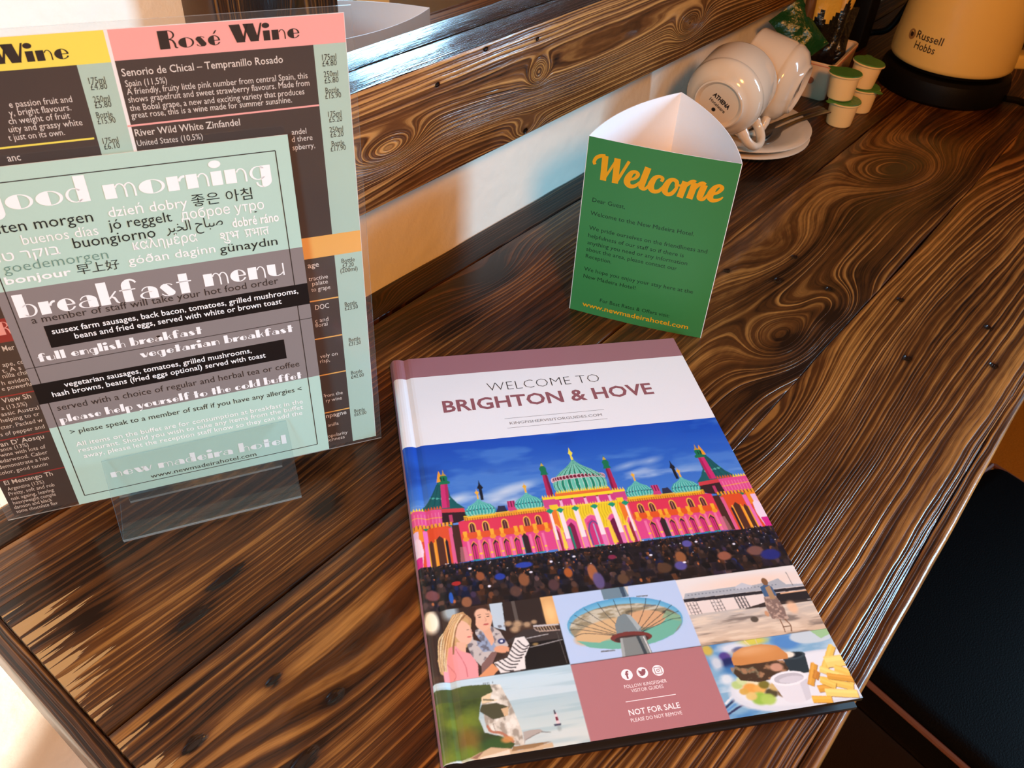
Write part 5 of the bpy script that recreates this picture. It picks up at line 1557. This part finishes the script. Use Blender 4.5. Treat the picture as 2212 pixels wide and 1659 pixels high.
# spine, back board, pages
b = MB()
prof = [(0.0, 9.6), (-.5, 8.6), (-.9, 6.5), (-1.0, 5.5), (-.9, 4.2), (-.5, 2.0), (0, 0.4), (1.2, 0.4), (1.2, 9.2)]
vs = [(x / 1000, y, z / 1000) for y in (0.0, .302) for x, z in prof]
n = len(prof)
b.add(vs, [(i, (i + 1) % n, n + (i + 1) % n, n + i) for i in range(n)] + [tuple(range(n))[::-1], tuple(range(n, 2 * n))], K_mauve)
b.build('spine', book, sm=60)
b = MB(); b.box(.0012, .216, 0, .302, 0.0002, .0027, K_dk, bev=.0004); b.build('back_cover', book)
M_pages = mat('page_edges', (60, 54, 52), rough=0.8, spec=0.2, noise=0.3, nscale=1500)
b = MB(); b.box(.0025, .2125, .0035, .2985, .0028, .0092, M_pages); b.build('page_block', book)

# ------------------------------------------------------------------ crockery
M_china = mat('white_china', (222, 204, 180), rough=0.12, spec=0.5, coat=0.5, noise=0.01, nscale=30)
M_mark = mat('black_backstamp', (26, 22, 20), rough=0.4)
M_steel = mat('stainless_steel', (150, 142, 134), rough=0.28, metal=1.0, noise=0.08, nscale=80)


def axis_matrix(loc, zdir, xdir):
    z = Vector(zdir).normalized()
    x = Vector(xdir)
    x = (x - z * x.dot(z)).normalized()
    y = z.cross(x)
    m = Matrix((x, y, z)).transposed().to_4x4()
    m.translation = Vector((loc[0], loc[1], loc[2] + TZ))
    return m


SPROF = [(0.0, .0035), (.022, .003), (.0245, .0), (.0275, .0), (.0285, .0025), (.045, .0052), (.060, .0088), (.0755, .0128), (.0768, .0138), (.0768, .0148), (.0757, .0153), (.060, .0118), (.045, .0083), (.031, .0064), (.0285, .0052), (.0, .0050)]


def saucer(z, label):
    t = MB()
    t.lathe(SPROF, M_china, 72)
    o = t.build('saucer', None, (0.739, 0.2375, z + TZ), sm=50)
    return tag(o, label, 'saucer', 'white saucers under the cups')


saucer(0.0, 'white china saucer lying on the counter, lower of the two stacked under the cups')
saucer(0.0078, 'white china saucer with the two tipped cups on it, upper of the stacked pair')

CPROF = [(0.0, .0030), (.0205, .0030), (.0225, .0008), (.0238, .0), (.0252, .0005), (.0262, .0030), (.0300, .0050), (.0360, .0095), (.0395, .0160), (.0402, .0200), (.0396, .0212), (.0396, .0225), (.0405, .0250), (.0408, .0590), (.0402, .0612), (.0392, .0618), (.0384, .0605), (.0376, .0560), (.0370, .0200), (.0330, .0110), (.0, .0085)]


def cup(foot, nrm, hdir, scale, label, textdir):
    root = bpy.data.objects.new('coffee_cup', None)
    COL.objects.link(root)
    root.empty_display_size = 0.02
    root.matrix_world = axis_matrix(foot, [-v for v in nrm], hdir) @ Matrix.Scale(scale, 4)
    tag(root, label, 'cup', 'white coffee cups tipped on the saucers')
    b = MB()
    b.lathe(CPROF, M_china, 72)
    # backstamp on the recessed base
    inv = root.matrix_world.to_3x3().inverted()
    tx = inv @ Vector(textdir)
    tx.z = 0
    tx.normalize()
    ty = Vector((0, 0, -1)).cross(tx)
    for s_, y0, w, sz, bo in (('ATHENA', .0022, .0215, .0062, .05), ('Hotelware', -.0040, .0205, .0052, .02)):
        vs, fs = text_geo(s_, bo)
        a, c = vs[:, 0].min(), vs[:, 0].max()
        P = [tx * ((x - a) / (c - a) * w - w / 2) + ty * (y0 + y * sz) + Vector((0, 0, .0029)) for x, y in vs]
        b.add(P, [f[::-1] for f in fs], M_mark)
    for q in (ell(0, 0, .0022, .0022, 0, 360, 12)[:-1],):
        P = [tx * x + ty * (y - .0085) + Vector((0, 0, .0029)) for x, y in q]
        b.add(P, [list(range(len(P)))], M_mark)
    k = b.build('body', root, sm=45)
    h = MB()
    pts = [(.0385, 0, .016), (.050, 0, .0150), (.0600, 0, .021), (.0640, 0, .032), (.0610, 0, .043), (.0510, 0, .0495), (.0395, 0, .0490)]
    P = spline(pts, 6)
    h.tube(P, [.0052 if 3 < i < len(P) - 4 else .0062 for i in range(len(P))], M_china, 14, flat=0.75)
    h.build('handle', root, sm=60)
    return root


cup((.6360, .2215, .0755), (-.978, -.161, -.10), (.25, -.62, -.75), 0.98, 'white coffee cup tipped over with its stamped base towards the front and handle down', (.056, -.842, -.535))
cup((.7610, .1890, .0645), (.12, -.975, -.17), (-.62, .1, -.75), 1.03, 'white coffee cup lying on its side behind the other, base turned to the milk pots', (.5, .05, -.85))


def spoon(p, q, label):
    p, q = Vector(p), Vector(q)
    d = (q - p)
    b = MB()
    n = 26
    side = d.cross(Vector((0, 0, 1))).normalized()
    vs, fs = [], []
    for i in range(n + 1):
        t = i / n
        w = .0048 - .0022 * math.sin(math.pi * min(1, t * 1.25)) if t < .68 else .0028 + .0085 * math.sin(math.pi * (t - .68) / .32) ** .6
        dip = 0 if t < .68 else -.0030 * math.sin(math.pi * (t - .68) / .32)
        lift = .004 * math.sin(math.pi * t)
        c = p + d * t + Vector((0, 0, lift))
        for s_, zz in ((-1, 0), (-.4, .0006), (0, .0002), (.4, .0006), (1, 0), (1, -.0012), (0, -.0014), (-1, -.0012)):
            k = 1 - abs(s_)
            vs.append(c + side * (w * s_) + Vector((0, 0, zz + dip * k)))
    for i in range(n):
        for j in range(8):
            a, b2 = i * 8 + j, i * 8 + (j + 1) % 8
            fs.append((a, b2, b2 + 8, a + 8))
    fs += [tuple(range(8))[::-1], tuple(n * 8 + j for j in range(8))]
    b.add([v - p for v in vs], fs, M_steel)
    o = b.build('teaspoon', None, (p.x, p.y, p.z + TZ), sm=50)
    return tag(o, label, 'spoon', 'steel teaspoons on the saucer')


spoon((.836, .186, .0245), (.706, .214, .0190), 'steel teaspoon on the upper saucer, handle end nearest the sachet holder')
spoon((.832, .177, .0245), (.702, .203, .0190), 'steel teaspoon on the upper saucer, handle end nearest the milk pots')

# ------------------------------------------------------------------ little milk pots
M_pot = mat('white_plastic', (246, 212, 150), rough=0.4, spec=0.4, sub=0.15)
M_foil = mat('green_foil', (72, 128, 52), rough=0.32, spec=0.5, noise=0.18, nscale=260, bump=0.0006, bscale=300)
PPROF = [(0, .0005), (.0127, .0), (.0140, .0012), (.0147, .006), (.0160, .0225), (.0162, .0255), (.0168, .0262), (.0186, .0268), (.0188, .0278), (.0182, .0284), (0, .0284)]


def milk_pot(x, y, z, tilt, az, label):
    t = thing('milk_pot', (x, y, z), label, 'milk pot', group='single serve milk pots beside the kettle')
    t.rotation_euler = (math.radians(tilt) * math.cos(az), math.radians(tilt) * math.sin(az), az)
    b = MB()
    b.lathe(PPROF[:-1], M_pot, 40)
    b.build('cup', t, sm=35)
    b = MB()
    n = 40
    P = [(.0184 * math.cos(2 * math.pi * i / n), .0184 * math.sin(2 * math.pi * i / n), .0287) for i in range(n)]
    Q = [(.0178 * math.cos(2 * math.pi * i / n), .0178 * math.sin(2 * math.pi * i / n), .0295) for i in range(n)]
    b.add(P + Q + [(0, 0, .0292)], [(i, (i + 1) % n, n + (i + 1) % n, n + i) for i in range(n)] + [(n + i, n + (i + 1) % n, 2 * n) for i in range(n)], M_foil)
    b.add([(.0165, -.006, .0287), (.0245, -.0028, .0283), (.0252, .0022, .0283), (.0168, .006, .0287), (.0165, -.006, .0293), (.0245, -.0028, .0290), (.0252, .0022, .0290), (.0168, .006, .0293)],
          [(3, 2, 1, 0), (4, 5, 6, 7), (0, 1, 5, 4), (1, 2, 6, 5), (2, 3, 7, 6), (3, 0, 4, 7)], M_foil)
    b.build('foil_lid', t, sm=30)
    return t


milk_pot(.8655, .1715, 0, 0, 2.6, 'small white milk pot standing on the counter nearest the saucers, under another')
milk_pot(.8640, .1785, .0297, 3, 1.2, 'small white milk pot with a green foil lid, upper of the stack nearest the saucers')
milk_pot(.9225, .1710, 0, 0, -1.9, 'small white milk pot standing on the counter beside the kettle base, under another')
milk_pot(.9180, .1755, .0297, 5, .4, 'small white milk pot with a green foil lid, upper of the stack beside the kettle')

# ------------------------------------------------------------------ sachet holder with sachets
M_cad = mat('glazed_ceramic', (232, 200, 164), rough=0.2, spec=0.5, coat=0.3)
M_rimc = mat('terracotta_line', (196, 110, 78), rough=0.4)
M_dot = mat('brown_emblem', (150, 92, 62), rough=0.4)
cad = thing('sachet_holder', (.955, .2375, 0), 'white oblong ceramic holder filled with drink sachets behind the milk pots', 'sachet holder', rotz=math.radians(7))
b = MB()


def rrect(w, d, r, n=6):
    out = []
    for cx, cy, a in ((w - r, d - r, 0), (-w + r, d - r, 90), (-w + r, -d + r, 180), (w - r, -d + r, 270)):
        out += [(cx + r * math.cos(math.radians(a + 90 * i / n)), cy + r * math.sin(math.radians(a + 90 * i / n))) for i in range(n + 1)]
    return out


loops = []
for w, d, r, z in ((.044, .019, .005, 0.0), (.046, .021, .006, .002), (.053, .025, .008, .044), (.0535, .0255, .008, .0462), (.0525, .0245, .0075, .0472), (.0495, .0215, .006, .0462), (.0485, .0205, .006, .042), (.042, .017, .005, .006)):
    loops.append([(x, y, z) for x, y in rrect(w, d, r)])
n = len(loops[0])
vs = [v for l in loops for v in l]
fs = [(j * n + i, j * n + (i + 1) % n, (j + 1) * n + (i + 1) % n, (j + 1) * n + i) for j in range(len(loops) - 1) for i in range(n)]
fs += [tuple(range(n))[::-1], tuple((len(loops) - 1) * n + i for i in range(n))]
b.add(vs, fs, M_cad)
lp = [(x, y, .0440) for x, y in rrect(.0532, .0252, .008)]
b.tube(lp + [lp[0]], .0005, M_rimc, 6, cap=False)
P = [(-.0512, .004 * math.cos(a), .024 + .004 * math.sin(a)) for a in np.linspace(0, 6.283, 17)[:-1]]
b.add(P + [(-.049, p[1], p[2]) for p in P], [tuple(range(16))] + [(i, (i + 1) % 16, 16 + (i + 1) % 16, 16 + i) for i in range(16)], M_dot)
b.build('body', cad, sm=40)


def pouch(name, c, up, face, w, h, m_a, m_b, split, seed, label, cat, group, twist=0.0):
    """crumpled foil sachet: pillow with crimped ends"""
    up = Vector(up).normalized()
    f = Vector(face)
    f = (f - up * f.dot(up)).normalized()
    rgt = up.cross(f)
    rnd = np.random.RandomState(seed)
    nx, ny = 12, 26
    g = rnd.randn(8, 5) * .0011
    vs, fs, mi = [], [], []
    for side in (1, -1):
        for j in range(ny + 1):
            for i in range(nx + 1):
                u_, v_ = i / nx * 2 - 1, j / ny
                bul = max(0.0, (1 - u_ ** 2)) ** .6 * max(0.0, 1 - (abs(v_ - .5) * 2.1) ** 4) * .0042
                gi, gj = (u_ + 1) / 2 * 3.999, v_ * 6.999
                a, bb = int(gi), int(gj)
                fu, fv = gi - a, gj - bb
                nz = (g[bb, a] * (1 - fu) + g[bb, a + 1] * fu) * (1 - fv) + (g[bb + 1, a] * (1 - fu) + g[bb + 1, a + 1] * fu) * fv
                crimp = .0004 * math.sin(i * 3.1) if v_ < .06 or v_ > .94 else 0
                tw = twist * (v_ - .5)
                x = u_ * w / 2 * (1 - .10 * math.sin(v_ * 3.14))
                vs.append(rgt * (x * math.cos(tw)) + f * (side * (bul + .0003) + nz + crimp + x * math.sin(tw)) + up * ((v_ - .5) * h + .003 * u_ * math.sin(seed)))
    N = (nx + 1) * (ny + 1)
    for side in (0, 1):
        for j in range(ny):
            for i in range(nx):
                q = [side * N + j * (nx + 1) + i, side * N + j * (nx + 1) + i + 1, side * N + (j + 1) * (nx + 1) + i + 1, side * N + (j + 1) * (nx + 1) + i]
                fs.append(q if side == 0 else q[::-1])
                mi.append(0 if j / ny < split + .06 * math.sin(i * .9 + seed) else 1)
    bo = [j * (nx + 1) for j in range(ny + 1)]
    for e in (bo, [k + nx for k in bo], list(range(nx + 1)), [ny * (nx + 1) + i for i in range(nx + 1)]):
        for a, c2 in zip(e[:-1], e[1:]):
            fs.append([a, c2, c2 + N, a + N])
            mi.append(mi[0] if e is not bo else 0)
    me = mesh_from(name, vs, fs, [m_a, m_b], mi, 50)
    o = new_obj(name, me, None, (c[0], c[1], c[2] + TZ))
    return tag(o, label, cat, group)


M_gfoil = mat('dark_green_foil', (14, 62, 26), rough=0.22, spec=0.6, noise=0.3, nscale=120, bump=0.001, bscale=260)
M_gold = mat('gold_foil', (214, 170, 66), rough=0.32, spec=0.6, noise=0.15, nscale=90, bump=0.001, bscale=200)
M_bfoil = mat('black_foil', (18, 14, 12), rough=0.16, spec=0.7, noise=0.2, nscale=120, bump=0.0012, bscale=260)
M_brn = mat('brown_paper', (96, 62, 30), rough=0.5, noise=0.15, nscale=150)
GS = 'drink sachets in the oblong ceramic holder'
FV = (-.75, -.5, .4)
pouch('tea_sachet', (.885, .2530, .0800), (-.10, .66, .66), FV, .044, .062, M_gfoil, M_gfoil, .5, 3, 'dark green foil tea sachet leaning out over the cups', 'sachet', GS)
pouch('coffee_stick', (.915, .2380, .0980), (-.05, .03, 1), FV, .034, .124, M_bfoil, M_gold, .46, 5, 'tall gold and black coffee stick rising from the sachet holder', 'sachet', GS, .5)
pouch('coffee_stick', (.932, .2260, .0900), (.22, -.06, 1), FV, .020, .100, M_bfoil, M_gold, .66, 8, 'narrow gold-topped black coffee stick leaning right in the sachet holder', 'sachet', GS, -.4)
pouch('sugar_sachet', (.935, .2440, .0640), (-.12, .0, .98), FV, .048, .070, M_bfoil, M_bfoil, .5, 11, 'shiny black crumpled sachet at the front of the holder', 'sachet', GS, .3)
pouch('sugar_sachet', (.966, .2380, .0610), (.28, .05, .96), FV, .040, .066, M_bfoil, M_bfoil, .5, 14, 'shiny black sachet behind the gold coffee sticks in the holder', 'sachet', GS, -.3)
pouch('sugar_stick', (.898, .2520, .0980), (-.03, .05, 1), FV, .013, .110, M_brn, M_brn, .5, 19, 'slim brown paper sugar stick left of the gold coffee stick', 'sachet', GS, .2)

# ------------------------------------------------------------------ kettle
M_cream = mat('cream_enamel', (228, 196, 116), rough=0.38, spec=0.4, coat=0.15, noise=0.01, nscale=60)
M_blk = mat('black_plastic', (9, 7, 6), rough=0.5, spec=0.16, bump=0.0002, bscale=900)
M_kt = mat('printed_brown_black', (48, 30, 18), rough=0.5)
M_bdg = mat('printed_badge_tan', (150, 112, 66), rough=0.5)
KX, KY = 1.0730, 0.1215
kettle = thing('kettle', (KX, KY, 0), 'cream electric kettle on its black base at the far end of the counter', 'kettle')
b = MB()
b.lathe([(0, 0), (.074, 0), (.078, .004), (.079, .018), (.0765, .0275), (.072, .031), (0, .031)], M_blk, 72)
b.build('base', kettle, sm=35)


def kr(z):
    return float(np.interp(z, [.040, .044, .06, .10, .15, .20, .215], [.0728, .0740, .0735, .0700, .0645, .0585, .0560]))


b = MB()
b.lathe([(0, .034), (.068, .034), (.0690, .0385)], M_blk, 72)
b.lathe([(.0690, .0385), (.0722, .0388), (.0738, .041)] + [(kr(z), z) for z in np.linspace(.044, .215, 16)] + [(.052, .219)], M_cream, 96)
b.lathe([(.052, .219), (.046, .226), (.02, .232), (.012, .233), (.012, .243), (.006, .247), (0, .247)], M_blk, 48)


def wrap_text(s_, a0, z0, w, sz, bo):
    vs, fs = text_geo(s_, bo)
    a, c = vs[:, 0].min(), vs[:, 0].max()
    P = []
    for x, y in vs:
        z = z0 + y * sz
        r = kr(z) + .00012
        an = a0 + ((x - a) / (c - a) * w) / r
        P.append((r * math.cos(an), r * math.sin(an), z))
    b.add(P, fs, M_kt)


wrap_text('Russell', math.radians(153.0), .0705, .0350, .0125, .01)
wrap_text('Hobbs', math.radians(155.0), .0590, .0275, .0125, .01)
for rr, m_, off in ((.0062, M_bdg, .0001), (.0028, M_kt, .0002)):
    P = [(kr(.072 + rr * math.sin(t)) + off, math.radians(147.0) + rr * .9 * math.cos(t) / .073, .0720 + rr * math.sin(t)) for t in np.linspace(0, 2 * math.pi, 25)[:-1]]
    b.add([(r * math.cos(a), r * math.sin(a), z) for r, a, z in P], [list(range(24))], m_)
b.build('body', kettle, sm=40)
hd = Vector((.66, -.75, 0))
b = MB()
P = spline([tuple(hd * .060 + Vector((0, 0, .205))), tuple(hd * .092 + Vector((0, 0, .212))), tuple(hd * .116 + Vector((0, 0, .192))), tuple(hd * .118 + Vector((0, 0, .13))), tuple(hd * .104 + Vector((0, 0, .082))), tuple(hd * .074 + Vector((0, 0, .066)))], 7)
b.tube(P, .0125, M_blk, 16, flat=1.2)
b.build('handle', kettle, sm=60)
b = MB()
sm_ = Matrix.Translation(hd * .086 + Vector((0, 0, .036))) @ Matrix.Rotation(math.atan2(hd.y, hd.x), 4, 'Z')
b.box(-.016, .020, -.013, .013, -.006, .012, M_cream, bev=.004, M=sm_, seg=3)
b.build('switch', kettle, sm=50)
b = MB()
P = spline([(-.010, -.079, .012), (.004, -.092, .009), (.018, -.106, .0052), (.06, -.150, .0048), (.14, -.20, .0048), (.24, -.24, .0048)], 8)
b.tube(P, .0042, M_blk, 10)
b.build('power_cord', kettle, sm=60)

plug = thing('mains_plug', (1.128, .262, 0), 'black mains plug with a looped cable standing behind the kettle and sachet holder', 'plug')
b = MB()
b.box(-.017, .017, -.014, .014, .0, .090, M_blk, bev=.004, seg=3)
b.box(-.012, .030, -.012, .012, .086, .128, M_blk, bev=.005, seg=3)
b.build('casing', plug, sm=45)
b = MB()
P = spline([(.016, -.012, .020), (.030, -.030, .026), (.040, -.040, .050), (.052, -.046, .070), (.080, -.052, .078), (.110, -.054, .074)], 8)
b.tube(P, .0045, M_blk, 10)
b.build('cable', plug, sm=60)

# free the helper used for lettering
bpy.data.objects.remove(_to)
bpy.data.curves.remove(_tc)
